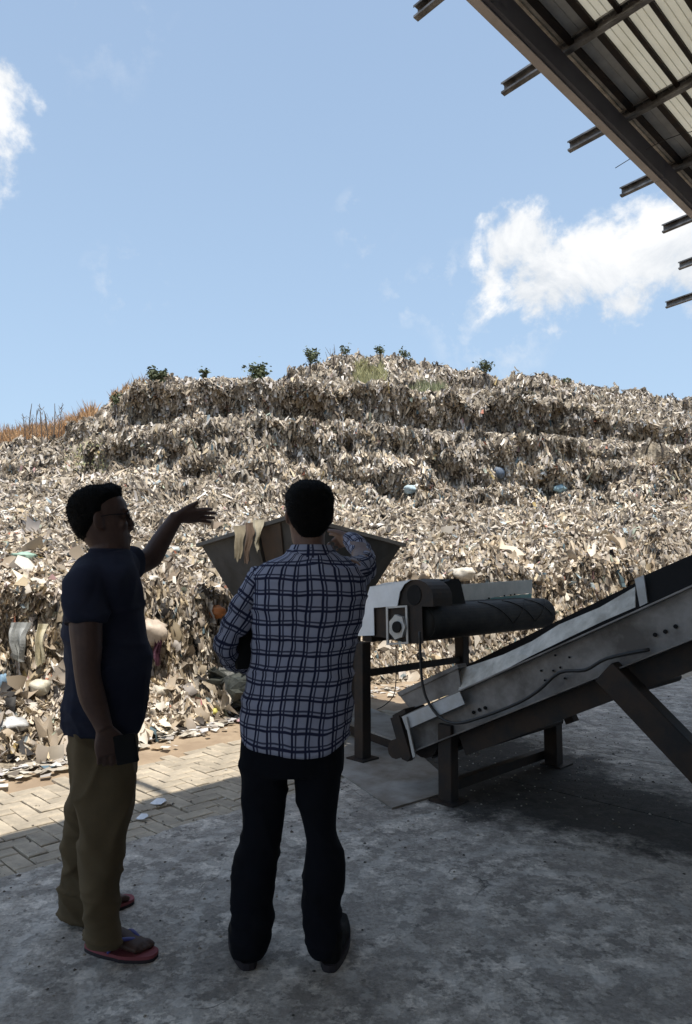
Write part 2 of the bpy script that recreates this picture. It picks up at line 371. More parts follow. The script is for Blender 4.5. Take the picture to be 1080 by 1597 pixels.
    c = mixc(t, oilm, c, (.022, .021, .02))
    t.links.new(c, b.inputs['Base Color'])
    h = math_(t, 'ADD', math_(t, 'MULTIPLY', patch, .35), math_(t, 'ADD', math_(t, 'MULTIPLY', fine, .35), nz(9, 6, .6)))
    bp = N(t, 'ShaderNodeBump', i_Strength=.7, i_Distance=.014); t.links.new(h, bp.inputs['Height']); t.links.new(bp.outputs[0], b.inputs['Normal'])
    return m
M['concrete'] = concrete()
M['litter'] = attrmat('litter_plastic', .6, .3, .12)
M['soil'] = mat('landfill_soil', (.15, .12, .09), .95, bump=.8, bscale=9, col2=(.08, .065, .05), vscale=3)
def moundmat():
    m = bpy.data.materials.new('packed_rubbish'); m.use_nodes = True; t = m.node_tree; b = t.nodes['Principled BSDF']; b.inputs['Roughness'].default_value = .9
    co = N(t, 'ShaderNodeTexCoord').outputs['Object']
    mp = N(t, 'ShaderNodeMapping'); mp.inputs['Scale'].default_value = (1, 1, .45); t.links.new(co, mp.inputs[0])
    vo = N(t, 'ShaderNodeTexVoronoi', i_Scale=7.0); t.links.new(mp.outputs[0], vo.inputs['Vector'])
    sp = N(t, 'ShaderNodeSeparateColor'); t.links.new(vo.outputs['Color'], sp.inputs[0])
    c = ramp(t, sp.outputs[0], [(0, (.03, .024, .02)), (.3, (.10, .08, .06)), (.6, (.20, .165, .12)), (.85, (.32, .27, .20)), (1, (.42, .37, .30))])
    n = N(t, 'ShaderNodeTexNoise', i_Scale=14.0, i_Detail=5.0); t.links.new(co, n.inputs[0])
    c = mixc(t, 1.0, c, ramp(t, n.outputs[0], [(.3, .55), (.7, 1.2)]), 'MULTIPLY'); t.links.new(c, b.inputs['Base Color'])
    bp = N(t, 'ShaderNodeBump', i_Strength=.9, i_Distance=.06); t.links.new(n.outputs[0], bp.inputs['Height']); t.links.new(bp.outputs[0], b.inputs['Normal'])
    return m
M['mound'] = moundmat()
M['leaf'] = mat('weed_leaf', (.15, .18, .09), .8, var=.4, vscale=30, objrand=.3)
M['twig'] = mat('dry_twig', (.17, .13, .10), .9, var=.3)
M['drygrass'] = attrmat('dry_grass', .9, .1, .2)

# ------------------------------------------------------------------ ground, dirt strip, pavement, floor
def sheet(name, poly, z, m):
    o = mk(name, ([V((p[0], p[1], z)) for p in poly], [list(range(len(poly)))]), m); o['kind'] = 'structure'; return o
gr = sheet('ground', [(-900, -900), (900, -900), (900, 900), (-900, 900)], -.075, M['dirt'])
# dirt track: uneven sheet between the pavement and the rubbish
nu, nv = 260, 90
A_, B_ = np.meshgrid(np.linspace(-8, 22, nu), np.linspace(4.70, 9.5, nv))
Zt = -.055 + .035 * np.clip((B_ - 4.72) / .25, 0, 1) + .018 * fbm(A_ * 2.2, B_ * 2.2, o=4, s=3) + .012 * fbm(A_ * 9, B_ * 9, o=2, s=5)
co = np.stack([A_ * S2 - B_ * S2, A_ * S2 + B_ * S2, Zt], -1).reshape(-1, 3)
idx = np.arange(nu * nv).reshape(nv, nu); q = np.stack([idx[:-1, :-1], idx[:-1, 1:], idx[1:, 1:], idx[1:, :-1]], -1).reshape(-1, 4)
o = link('dirt_track', npmesh('dirt_track', co, q, M['dirt'], smooth=True)); o['kind'] = 'structure'
# pavement with herringbone block pavers
pav = mk('pavement', ([sh(-8, 3.2, -.052), sh(24, 3.2, -.052), sh(24, 5.3, -.052), sh(-8, 5.3, -.052)], [[0, 1, 2, 3]]), M['joint']); pav['kind'] = 'structure'
W_ = .103
def paver_vf(lx, ly, z0=-.05, h=.03):
    g = .0042; hx, hy = lx / 2 - g, ly / 2 - g; c = .006
    v = []
    for z, s in ((0, 0), (h - c * .7, 0), (h, c)):
        v += [(-hx + s, -hy + s, z), (hx - s, -hy + s, z), (hx - s, hy - s, z), (-hx + s, hy - s, z)]
    f = [[i, (i + 1) % 4, 4 + (i + 1) % 4, 4 + i] for i in range(4)] + [[4 + i, 4 + (i + 1) % 4, 8 + (i + 1) % 4, 8 + i] for i in range(4)] + [[8, 9, 10, 11]]
    return v, f
pme = bpy.data.meshes.new('paver'); v_, f_ = paver_vf(2 * W_, W_); pme.from_pydata(v_, [], f_); pme.materials.append(M['paver'])
cells = []
for m_ in range(-60, 60):
    for k in range(-40, 60):
        for ver in (0, 1):
            x, y = (k + 4 * m_, k) if not ver else (k + 4 * m_ + 2, k - 1)
            cx, cy = (x + 1, y + .5) if not ver else (x + .5, y + 1)
            a = cx * W_; b = cy * W_ + 3.35
            if not (-6 < a < 16 and 3.28 < b < 4.86 + .16 * mnoise.noise(V((a * 1.3, 0, 4)))): continue
            P = sh(a, b); px = 540 + F * P.x / max(P.y, .1)
            cells.append((P.y > 1 and -60 < px < 560, P.length, a, b, ver))
cells.sort(key=lambda c: (not c[0], c[1]))
rest_v, rest_f = [], []
for i, (vis, _, a, b, ver) in enumerate(cells):
    dz = random.uniform(-.004, .004) - (.006 if random.random() < .06 else 0); rz = radians(45 + (90 if ver else 0)) + random.uniform(-.02, .02)
    tx, ty = random.uniform(-.012, .012), random.uniform(-.012, .012)
    if i < 290 and vis:
        o = bpy.data.objects.new('paver', pme); COL.objects.link(o); o.parent = pav; o.location = sh(a, b, -.05 + dz); o.rotation_euler = (tx, ty, rz)
    else:
        R = Matrix.Translation(sh(a, b, -.05 + dz)) @ Matrix.Rotation(rz, 4, 'Z'); n0 = len(rest_v)
        rest_v += [R @ V(p) for p in v_]; rest_f += [[n0 + j for j in f] for f in f_]
if rest_v:
    o = mk('paver_field', (rest_v, rest_f), M['paver'], pav); o['kind'] = 'stuff'
# concrete floor: slabs with open joints, uneven outer edge
floor = thing('floor', (0, 0, 0), None, None); floor['kind'] = 'structure'
def slab(poly_ab, ragged=None):
    pts = [V(p) for p in poly_ab]
    out = []
    n = len(pts)
    for i in range(n):
        p, q_ = pts[i], pts[(i + 1) % n]
        if ragged is not None and i == ragged:
            L = (q_ - p).length; k = int(L / .03)
            for j in range(k):
                t_ = p.lerp(q_, j / k); out.append(t_ + NX * (.030 * mnoise.noise(t_ * 5) + .016 * mnoise.noise(t_ * 19) + .02 * mnoise.noise(t_ * 2)))
        else: out.append(p)
    mk('slab', prism([V((p.x, p.y, -.07)) for p in out], (0, 0, .07)), M['concrete'], floor)
ja = [G(874, 1162), G(1080, 1229)]; jb = [G(916, 1246), G(1080, 1290)]
Bedge = 3.45; Aj = 4.99; Aj2 = 4.18; g = .006
Aj = (ja[0].x + ja[0].y) * S2; Aj2 = (jb[0].x + jb[0].y) * S2
slab([sh(-8, Bedge), sh(-8, -10), sh(Aj2 - g, -10), sh(Aj2 - g, Bedge)], 3)
slab([sh(Aj2 + g, Bedge), sh(Aj2 + g, -10), sh(Aj - g, -10), sh(Aj - g, Bedge)], 3)
slab([sh(Aj + g, Bedge), sh(Aj + g, -10), sh(18, -10), sh(18, Bedge)], 3)

# ------------------------------------------------------------------ landfill mound
CUR = [  # per curve: (px, py, Y)
 [(-500, 1300, 3.9), (-150, 1235, 4.5), (0, 1205, 4.95), (110, 1180, 5.4), (230, 1150, 5.9), (330, 1128, 6.5), (420, 1100, 7.4), (560, 1072, 8.8), (700, 1062, 9.4), (900, 1048, 10.6), (1080, 1040, 11.3), (1500, 1020, 14)],
 [(-500, 1120, 5.0), (-150, 1095, 5.5), (0, 1078, 5.85), (110, 1070, 6.2), (230, 1062, 6.8), (330, 1060, 7.3), (420, 1040, 8.2), (560, 1025, 9.5), (700, 1015, 10.1), (900, 990, 11.4), (1080, 985, 12.2), (1500, 960, 15)],
 [(-500, 930, 5.6), (-150, 930, 6.0), (0, 938, 6.3), (110, 930, 6.7), (230, 925, 7.3), (330, 930, 7.9), (420, 930, 8.9), (560, 925, 10.2), (700, 905, 10.9), (900, 888, 12.4), (1080, 880, 13.2), (1500, 880, 16)],
 [(-500, 870, 7.2), (-150, 872, 7.6), (0, 880, 8.0), (110, 880, 8.4), (230, 880, 9.1), (330, 884, 9.8), (420, 884, 10.8), (560, 880, 12.2), (700, 862, 12.9), (900, 850, 14.6), (1080, 845, 15.8), (1500, 850, 19)],
 [(-500, 800, 13), (-150, 800, 13.2), (0, 805, 13.6), (110, 808, 14.2), (230, 808, 15.4), (330, 812, 17), (420, 815, 18.4), (560, 812, 19.8), (700, 806, 20.8), (900, 806, 22.2), (1080, 802, 23.4), (1500, 800, 27)],
 [(-500, 740, 18), (-150, 740, 18.2), (0, 745, 18.6), (110, 738, 19.2), (230, 735, 20), (330, 738, 20.6), (420, 745, 21.2), (560, 760, 21.8), (700, 770, 22.4), (900, 765, 23.4), (1080, 755, 24.6), (1500, 750, 28)],
 [(-500, 725, 23), (-150, 725, 23), (0, 728, 23), (110, 712, 23.2), (230, 690, 23.4), (330, 672, 23.6), (420, 674, 24), (560, 686, 24.8), (700, 697, 25.4), (900, 707, 26.4), (1080, 722, 27.4), (1500, 740, 31)],
 [(-500, 722, 26), (-150, 720, 26), (0, 723, 26), (110, 704, 26), (230, 678, 26.4), (330, 664, 27), (420, 668, 28), (560, 680, 29), (700, 690, 29.6), (900, 699, 30.4), (1080, 714, 31), (1500, 735, 34)],
 [(-500, 712, 28), (-150, 712, 28), (0, 712, 28), (110, 692, 28), (230, 640, 28), (330, 630, 28.6), (420, 628, 29.8), (560, 634, 31), (700, 645, 31.6), (900, 662, 32.2), (1080, 688, 32.8), (1500, 722, 36)],
 [(-500, 709, 30), (-150, 708, 30), (0, 706, 30), (110, 684, 30), (230, 612, 29.4), (330, 610, 31), (420, 612, 32), (560, 612, 34), (700, 624, 34.6), (900, 642, 35), (1080, 664, 35.5), (1500, 712, 39)],
 [(-500, 705, 32), (-150, 702, 32), (0, 698, 32), (60, 688, 32), (110, 678, 31.5), (150, 655, 31.2), (190, 642, 31), (215, 632, 30.6), (240, 606, 30.4), (275, 598, 31.6), (330, 605, 33), (385, 604, 34), (440, 590, 35.5), (480, 580, 37), (520, 566, 38), (560, 560, 39), (610, 562, 39), (700, 580, 39), (790, 590, 39), (900, 604, 39), (990, 616, 39), (1080, 630, 39.5), (1300, 662, 41), (1500, 700, 43)],
 [(-500, 712, 36), (0, 712, 36), (230, 660, 36), (560, 610, 47), (1080, 660, 48), (1500, 712, 50)],
 [(-500, 740, 50), (0, 740, 50), (560, 700, 60), (1080, 720, 62), (1500, 740, 65)],
]
NU, NT = 500, 400
upx = np.linspace(-420, 1420, NU)
cy = np.array([np.interp(upx, [p[0] for p in c], [p[1] for p in c]) for c in CUR])
cY = np.array([np.interp(upx, [p[0] for p in c], [p[2] for p in c]) for c in CUR])
Zc_ = (798.5 - cy) / F
cz = CZ + (sin(TH) + Zc_ * cos(TH)) / (cos(TH) - Zc_ * sin(TH)) * cY
K = len(CUR)
cY[5] = cY[6] - 1.3; cY[8] = cY[7] + .9; cY[3] = cY[2] + 1.1
segw = np.array([60, 60, 30, 55, 35, 45, 22, 45, 30, 34, 12, 6]); segw = np.round(segw / segw.sum() * (NT - 1)).astype(int); tt = [0.0]
for i, n_ in enumerate(segw): tt += list(i + (np.arange(n_) + 1) / n_)
tt = np.array(tt); NT = len(tt)
ti = np.minimum(tt.astype(int), K - 2); tf = (tt - ti)[:, None]
tfs = tf * .55 + .45 * (tf * tf * (3 - 2 * tf))
Yg = cY[ti] * (1 - tf) + cY[ti + 1] * tf; Zg = cz[ti] * (1 - tfs) + cz[ti + 1] * tfs
Xg = (upx[None, :] - 540) / F * Yg / (cos(TH)) * 1.0
# heaps: larger lobes, then lumps, then small
Xw = Xg + .35 * fbm(Xg * .9, Yg * .9, o=2, s=90); Yw = Yg + .35 * fbm(Xg * .9, Yg * .9, o=2, s=95)
gain = np.clip((Zg + .02) / .5, 0, 1)
far = np.clip((Yg - 9) / 20, 0, 1)
lump = 1 - np.abs(fbm(Xw * .9, Yw * .9, Zg * .9, 3, s=11)) * 2.2
lump2 = 1 - np.abs(fbm(Xw * 2.6, Yw * 2.6, Zg * 2.6, 2, s=21)) * 2.2
dz = (.12 + .50 * far) * (lump - .45) + (.10 + .16 * far) * (lump2 - .45) + .03 * fbm(Xg * 7, Yg * 7, Zg * 7, 2, s=31)
fade = np.ones(NT); fade[tt > K - 2.6] = .3
Zg = np.where(tt[:, None] < 1e-6, -.12, Zg + dz * gain * fade[:, None])
# push faces outwards towards the camera in lobes (gives overhang and gullies)
out = (.22 + .75 * far) * fbm(Xw * .7, Zg * .8, Yg * .15, 3, s=41) * gain
Yg = Yg - out
hang = fbm(Xg * 2.6 + .4 * Yg, Zg * .55, Yg * .3, 3, s=51); hang = (1 - np.abs(hang) * 2.4)
Yg = Yg - (.12 + .30 * far) * hang * gain
Yg = Yg - .05 * fbm(Xg * 9, Zg * 5, Yg * 3, 2, s=57) * gain
T_ = tt[:, None] + 0 * Yg
def crest(lo, hi, back, A):
    up_ = np.clip((T_ - lo) / (hi - lo), 0, 1); dn = np.clip((back - T_) / (back - hi), 0, 1)
    k_ = np.where(T_ < hi, up_ ** 1.5, dn); return A * k_ * np.clip(.80 + 1.0 * fbm(Xg * .33, 0 * Xg + lo, None, 4, s=60 + int(lo), g=.7), .0, 1.5)
Yg = Yg - crest(1.1, 2.0, 2.8, .34) - crest(5.0, 6.0, 6.9, 1.15) * np.clip((Xg + 9) / 5, .12, 1) - crest(7.0, 8.0, 8.9, 1.5) * np.clip((Xg + 11) / 4, 0, 1)
mid_ = np.clip(1 - np.abs(T_ - 5.2) / 1.6, 0, 1)
Yg = Yg - mid_ * .6 * (1 - np.abs(fbm(Xg * .55 + 3, Zg * .9, Yg * .2, 3, s=71)) * 2.4)
P = np.stack([Xg, Yg, Zg], -1)
idx = np.arange(NU * NT).reshape(NT, NU)
q = np.stack([idx[:-1, :-1], idx[:-1, 1:], idx[1:, 1:], idx[1:, :-1]], -1).reshape(-1, 4)
o = link('landfill_mound', npmesh('landfill_mound', P.reshape(-1, 3), q, M['mound'], smooth=True)); o['kind'] = 'structure'
Nrm = np.cross(np.gradient(P, axis=1), np.gradient(P, axis=0)); Nrm /= np.linalg.norm(Nrm, axis=-1, keepdims=True) + 1e-9
Nrm[Nrm[..., 2] < 0] *= -1

# litter scattered over the mound
PAL = np.array([(.50, .45, .37), (.60, .56, .49), (.44, .39, .32), (.33, .29, .24), (.66, .64, .60), (.40, .37, .34), (.25, .21, .17), (.78, .77, .75), (.17, .145, .12), (.48, .42, .31),
                (.035, .035, .038), (.09, .08, .075), (.34, .44, .52), (.40, .48, .42), (.46, .20, .14), (.52, .42, .20), (.48, .32, .34), (.12, .19, .24), (.52, .51, .52)])
PW = np.array([14, 14, 12, 9, 12, 10, 7, 8.0, 5, 6, 4, 3, .9, .6, .25, .3, .25, .7, 8]); PW /= PW.sum()
def litter(name, n, tmin, tmax, pxr, smin, sk, seed, fl, palw=PW, aspect=(1.5, 5.0), rich=False, sig=.42, jit=.32):
    r = np.random.default_rng(seed)
    # weight rows by apparent height
    dpy = np.abs(np.gradient(F * (Zg.mean(1) - CZ) / Yg.mean(1))) + .25
    rows = np.where((tt >= tmin) & (tt <= tmax))[0]; wr = dpy[rows] / dpy[rows].sum()
    ri = r.choice(rows[:-1], n, p=wr[:-1] / wr[:-1].sum()); c0 = np.searchsorted(upx, pxr[0]); c1 = np.searchsorted(upx, pxr[1]) - 1
    ci = r.integers(c0, c1, n); fr, fc = r.random((2, n))
    def smp(A):
        fr_ = fr[:, None]; fc_ = fc[:, None]
        return (A[ri, ci] * (1 - fr_) + A[ri + 1, ci] * fr_) * (1 - fc_) + (A[ri, ci + 1] * (1 - fr_) + A[ri + 1, ci + 1] * fr_) * fc_
    c = smp(P); nm = smp(Nrm); nm /= np.linalg.norm(nm, axis=1, keepdims=True)
    s = (smin + sk * c[:, 1]) * np.exp(np.clip(r.normal(0, sig, n), -1.3, .8))
    keep = c[:, 2] > -.03 + 0 * s
    # bare earthy lanes
    c, nm, s = c[keep], nm[keep], s[keep]; n = len(c)
    down = np.array([0, 0, -1.0]) - nm * (-nm[:, 2:3]); dl = np.linalg.norm(down, axis=1, keepdims=True); steep = np.clip(dl * 1.3, 0, 1)
    rv = r.normal(0, 1, (n, 3)); rv -= nm * (rv * nm).sum(1, keepdims=True); rv /= np.linalg.norm(rv, axis=1, keepdims=True) + 1e-9
    L = down / (dl + 1e-6) * steep * 1.2 + rv * (1.15 - .75 * steep); L += nm * r.normal(.0, jit, (n, 1)) + np.array([0, 0, -1.0]) * steep * r.random((n, 1)) * .8
    L /= np.linalg.norm(L, axis=1, keepdims=True)
    nn = nm + r.normal(0, jit * 1.1, (n, 3)); Sd = np.cross(L, nn); Sd /= np.linalg.norm(Sd, axis=1, keepdims=True); nn = np.cross(Sd, L)
    asp = r.uniform(*aspect, n); la = s * np.sqrt(asp) * .5; wa = s / np.sqrt(asp) * .5
    xs_ = (-1, 0, 1) if rich else (-1, 1)
    g_ = [(i, j) for j in ((-1, -.33, .33, 1) if rich else (-1, 0, 1)) for i in xs_]; nv_ = len(g_)
    vv = np.zeros((n, nv_, 3)); curl = r.normal(0, .5, n); arch = r.normal(.45, .55, n)
    for k, (i, j) in enumerate(g_):
        ju = j + r.normal(0, .17, n); iu = i * (1 - .5 * r.random(n)) + r.normal(0, .2, n)
        h = (-(j * j) * arch + curl * i * i) * s * .45 + r.normal(0, .15, n) * s
        vv[:, k] = c + L * (ju * la)[:, None] + Sd * (iu * wa)[:, None] + nn * (h + s * fl)[:, None]
    f0 = np.array([[a_ + 3 * b_, a_ + 1 + 3 * b_, a_ + 4 + 3 * b_, a_ + 3 + 3 * b_] for b_ in range(3) for a_ in range(2)] if rich else [[0, 1, 3, 2], [2, 3, 5, 4]])
    quads = (np.arange(n)[:, None, None] * nv_ + f0[None]).reshape(-1, 4)
    # large-scale colour drift
    pw = palw; pc = PAL[r.choice(len(PAL), n, p=pw)]
    drift = fbm(c[:, 0] * .5, c[:, 1] * .5, c[:, 2] * .5, 3, s=77)[:, None]
    pc = pc * (1 + .45 * drift) * r.uniform(.60, 1.18, (n, 1)) * np.array([1.06, .985, .89])
    tf_ = np.clip((c[:, 1:2] - 20) / 22, 0, 1)
    pc = pc * (1 - .12 * tf_) * (np.array([1, 1, 1.0]) * (1 - tf_) + np.array([.98, 1, 1.05]) * tf_)
    tint = np.repeat(pc, nv_, axis=0) * np.random.default_rng(seed + 1).uniform(.9, 1.08, (n * nv_, 1))
    me = npmesh(name, vv.reshape(-1, 3), quads, M['litter'], tint=np.clip(tint, .01, .85), smooth=True)
    return tagp(link(name, me), kind='stuff')
o = litter('litter', 330000, 2.0, 10.8, (-160, 1240), .020, .0025, 5, .14, sig=.6)
tagp(o, 'beige and grey plastic scraps and rags covering the upper terraces of the rubbish mound', 'rubbish')
o = litter('near_litter', 84000, 0.1, 4.0, (-160, 1240), .018, .0034, 15, .16, aspect=(1.2, 6.0), rich=True, sig=.5, jit=.38)
tagp(o, 'dense crumpled plastic film and rags packed in the lowest bank', 'rubbish')
o = litter('loose_litter', 1800, 0.0, 3.6, (-160, 1240), .05, .0068, 25, .25, aspect=(1.0, 2.4), rich=True, sig=.45)
tagp(o, 'larger pale crumpled bags and sheets scattered over the lowest bank', 'rubbish')
o = litter('side_litter', 26000, 0.2, 10.8, (-415, -160), .10, .006, 35, .12)
tagp(o, 'more pale rubbish on the mound beyond the left edge', 'rubbish')
o = litter('side_litter', 26000, 0.2, 10.8, (1240, 1415), .10, .006, 36, .12)
tagp(o, 'more pale rubbish on the mound beyond the right edge', 'rubbish')
# scraps strewn along the foot of the mound onto the dirt
def strew():
    r = np.random.default_rng(3); vs_, fs = [], []; cols = []
    for i in range(900):
        px = r.uniform(-100, 1100); fy = np.interp(px, [p[0] for p in CUR[0]], [p[1] for p in CUR[0]])
        py = fy + abs(r.normal(0, 1)) * 9 + 2
        p = G(px, py, -.02)
        if (p.y - p.x) * S2 < 4.8: continue
        s = r.uniform(.015, .05); a = r.uniform(0, 6.3); n0 = len(vs_)
        for dx, dy in ((-1, -1), (1, -.8), (.9, 1), (-.8, .8)):
            vs_.append(V((p.x + s * (dx * cos(a) - dy * sin(a)), p.y + s * (dx * sin(a) + dy * cos(a)), -.01 + r.uniform(0, .03))))
            cols.append(None)
        fs.append([n0, n0 + 1, n0 + 2, n0 + 3]); c = PAL[r.choice(len(PAL), p=PW)]; cols[-4:] = [c] * 4
    me = npmesh('strewn_scraps', np.array([tuple(v) for v in vs_]), np.array(fs), M['litter'], tint=np.array(cols))
    tagp(link('strewn_scraps', me), 'small pale scraps strewn on the bare earth at the foot of the mound', 'rubbish', kind='stuff')
strew()
def surf(px, py):
    """mound point seen at a pixel"""
    sx = 540 + F * P[..., 0] / P[..., 1] * cos(TH); d = (P[..., 2] - CZ) / P[..., 1]
    ty = ray(px, py); e = ty.z / ty.y; X = ty.x / ty.y
    dd = (P[..., 0] / P[..., 1] - X) ** 2 + (d - e) ** 2 + 1e-5 * P[..., 1] * .02
    k = np.unravel_index(np.argmin(dd), dd.shape); return V(P[k])
# dry grass on the left shoulder
def grass(name, n, reg, h0, tin, label, seed):
    r = np.random.default_rng(seed); ids = []
    lo = np.searchsorted(upx, reg[0]); hi = np.searchsorted(upx, reg[1]); rows = np.where((tt >= reg[2]) & (tt <= reg[3]))[0]
    ri = r.choice(rows, n); ci = r.integers(lo, hi, n); c = P[ri, ci] + r.normal(0, .08, (n, 3)) * [1, 1, 0]
    a = r.uniform(0, 6.28, n); h = h0 * r.uniform(.5, 1.4, n); wd = .012 + .002 * c[:, 1] * .3
    dv = np.stack([np.cos(a), np.sin(a), 0 * a], 1); ln = r.normal(0, .35, (n, 3)) * [1, 1, 0]
    vv = np.stack([c - dv * wd[:, None], c + dv * wd[:, None], c + ln * h[:, None] + np.array([0, 0, 1]) * h[:, None]], 1)
    f = np.arange(n * 3).reshape(n, 3); t_ = np.repeat(np.array(tin) * r.uniform(.7, 1.25, (n, 1)), 3, axis=0)
    tagp(link(name, npmesh(name, vv.reshape(-1, 3), f, M['drygrass'], tint=t_)), label, 'grass', kind='stuff')
grass('dry_grass', 24000, (-400, 150, 8.2, 10.3), .52, (.52, .33, .18), 'dry straw coloured grass covering the left shoulder of the mound', 1)
grass('dry_grass', 1600, (180, 232, 8.4, 10.0), .30, (.42, .27, .15), 'rusty brown dry grass patch on the ridge left of the first bush', 2)
grass('weeds', 2200, (555, 600, 8.8, 9.6), .42, (.42, .40, .22), 'yellow green weeds growing high on the middle of the mound', 3)
grass('weeds', 900, (645, 690, 8.4, 9.2), .40, (.31, .32, .19), 'small green weeds on the upper terrace right of the peak', 4)
grass('weeds', 900, (105, 172, 5.2, 6.0), .08, (.50, .50, .28), 'pale green weeds low on the left slope above the man in navy', 6)

# ------------------------------------------------------------------ shrubs and stalks on the skyline
def crown(name, base, h, wd, n, seed, label, stems=4, leaf=.07, group=None, cat='shrub'):
    r = random.Random(seed); t_ = thing(name, base, label, cat, group); sv = []; tips = []
    for i in range(stems):
        a = r.uniform(0, 6.28); rr = r.uniform(.1, .55) * wd
        p = [base + V((0, 0, -.2)), base + V((cos(a) * rr * .4, sin(a) * rr * .4, h * .45)), base + V((cos(a) * rr, sin(a) * rr, h * r.uniform(.7, 1)))]
        sv.append(tube(p, [.022, .015, .006], 5, 2)); tips += [p[1].lerp(p[2], r.random()) for _ in range(3)] + [p[2]]
    mk('stem', join(*sv), M['twig'], t_)
    lv, lf = [], []
    for i in range(n):
        c = r.choice(tips) + V((r.gauss(0, .16) * wd, r.gauss(0, .16) * wd, r.gauss(0, .13) * h)); a = V((r.gauss(0, 1), r.gauss(0, 1), r.gauss(0, .6))).normalized(); b = a.cross(V((r.gauss(0, 1), r.gauss(0, 1), r.gauss(0, 1)))).normalized()
        s = leaf * r.uniform(.5, 1.4); k = len(lv); lv += [c - a * s, c + b * s * .5, c + a * s, c - b * s * .5]; lf.append([k, k + 1, k + 2, k + 3])
    mk('leaves', (lv, lf), M['leaf'], t_); return t_
SH = [(247, 612, 22, 22, 320, 'dense dark shrub at the left corner of the ridge'), (403, 606, 26, 26, 380, 'rounded green shrub on the ridge between the corner and the peak'),
      (181, 644, 18, 18, 90, 'thin shrub on the left end of the ridge above brown grass'), (322, 606, 18, 14, 70, 'small sparse shrub in the dip of the ridge'),
      (484, 580, 24, 12, 160, 'narrow dark upright shrub left of the peak'), (496, 578, 20, 16, 90, 'small leafy shrub beside the narrow dark one'),
      (540, 566, 18, 14, 60, 'tiny shrub at the foot of the bare sapling on the peak'), (593, 563, 16, 18, 100, 'low shrub just right of the peak'),
      (632, 568, 16, 18, 90, 'low shrub on the shoulder right of the peak'), (757, 590, 20, 26, 220, 'wide leafy shrub on the long right ridge'), (886, 602, 9, 10, 30, 'last tiny sprig on the far right ridge')]
for i, (px, py, hp, wp, n, lab) in enumerate(SH):
    b = surf(px, py + 4); sc = b.y / F
    crown('shrub', b + V((0, -.15, .22)), hp * sc * 1.25, wp * sc * 1.2, int(n * 1.3), i + 30, lab, leaf=.085)
b = surf(520, 570); sap = thing('bare_sapling', b, 'bare leafless branching sapling standing on the peak of the mound', 'sapling')
sv = []; r_ = random.Random(5)
for k in range(9):
    a = r_.uniform(-1, 1); p0 = b + V((0, 0, -.1 + .12 * k * .5)); p1 = p0 + V((a * .35, r_.uniform(-.2, .2), .4)); p2 = p1 + V((a * .2 + r_.uniform(-.1, .1), 0, .35))
    sv.append(tube([p0, p1, p2], [.02, .013, .006], 4, 1))
mk('branch', join(*sv), M['twig'], sap)
stalk_me = []
for k in range(5):
    r_ = random.Random(k); parts = [tube([V((0, 0, -.3)), V((r_.uniform(-.04, .04), 0, .6)), V((r_.uniform(-.12, .12), 0, 1.2))], [.022, .018, .008], 4, 2)]
    for j in range(7):
        z = r_.uniform(.3, 1.1); s_ = r_.choice((-1, 1)); parts.append(tube([V((0, 0, z)), V((s_ * r_.uniform(.04, .12), 0, z + r_.uniform(.08, .2)))], [.010, .006], 3, 1))
    v, f = join(*parts); me = bpy.data.meshes.new('stalk'); me.from_pydata([tuple(p) for p in v], [], f); me.materials.append(M['twig']); stalk_me.append(me)
for i in range(34):
    px = -30 + 160 * (i + random.random() * .9) / 34; b = surf(px, 700 - 12 * max(0, px) / 110)
    o = bpy.data.objects.new('dry_stalk', stalk_me[i % 5]); COL.objects.link(o); o.location = b; s = random.uniform(.6, 1.25) * (1.1 if 35 < px < 100 else .7); o.scale = (s, s, s); o.rotation_euler = (0, random.uniform(-.1, .1), random.uniform(0, 6))
    tagp(o, 'thin dry leafless stalk in the row standing on the left shoulder of the mound', 'dry stalk', 'dry stalks along the left skyline')

# ------------------------------------------------------------------ rubbish pieces that can be told apart
def bagvf(c, r, seed, crump=.35, n=16):
    v, f = ball((0, 0, 0), 1.0, n); out = []
    for p in v:
        d = mnoise.noise_vector(p * 1.4 + V((seed, 0, 0))) * crump + mnoise.noise_vector(p * 3.6 + V((seed, 5, 0))) * crump * .5
        q_ = p + d; out.append(V(c) + V((q_.x * r[0], q_.y * r[1], q_.z * r[2])))
    return out, f
def clothvf(c, wd, h, seed, nx=9, nz=12, amp=.05, top=None):
    """hanging rag: grid w x h hanging from c, folded, with thickness from folds"""
    v = []
    for k in range(nz + 1):
        for i in range(nx + 1):
            u = i / nx - .5; w_ = k / nz
            q_ = V((u * 3, w_ * 1.2, seed)); fo = mnoise.noise(V((u * 6, w_ * .9, seed))) * amp * (1 + w_)
            v.append(V(c) + V((.35 * wd * mnoise.noise(V((w_ * 2.2, seed, u * .8))) + u * wd * (1 - .35 * w_ + .2 * mnoise.noise(q_)), -fo - .06 * sin(min(w_ * 3, pi / 2)), -h * w_ * (1 + .2 * mnoise.noise(V((u * 4, 0, seed + 2)))) + (.0 if k else .02))))
    v2 = [p + V((0, .012, 0)) for p in v]; n = len(v); W1 = nx + 1
    f = [[k * W1 + i, k * W1 + i + 1, (k + 1) * W1 + i + 1, (k + 1) * W1 + i] for k in range(nz) for i in range(nx)]
    f2 = [[n + a for a in q_[::-1]] for q_ in f]
    return v + v2, f + f2
def cm(name, c, rough=.6): return mat(name, c, rough, var=.35, vscale=9, bump=.3, bscale=25)
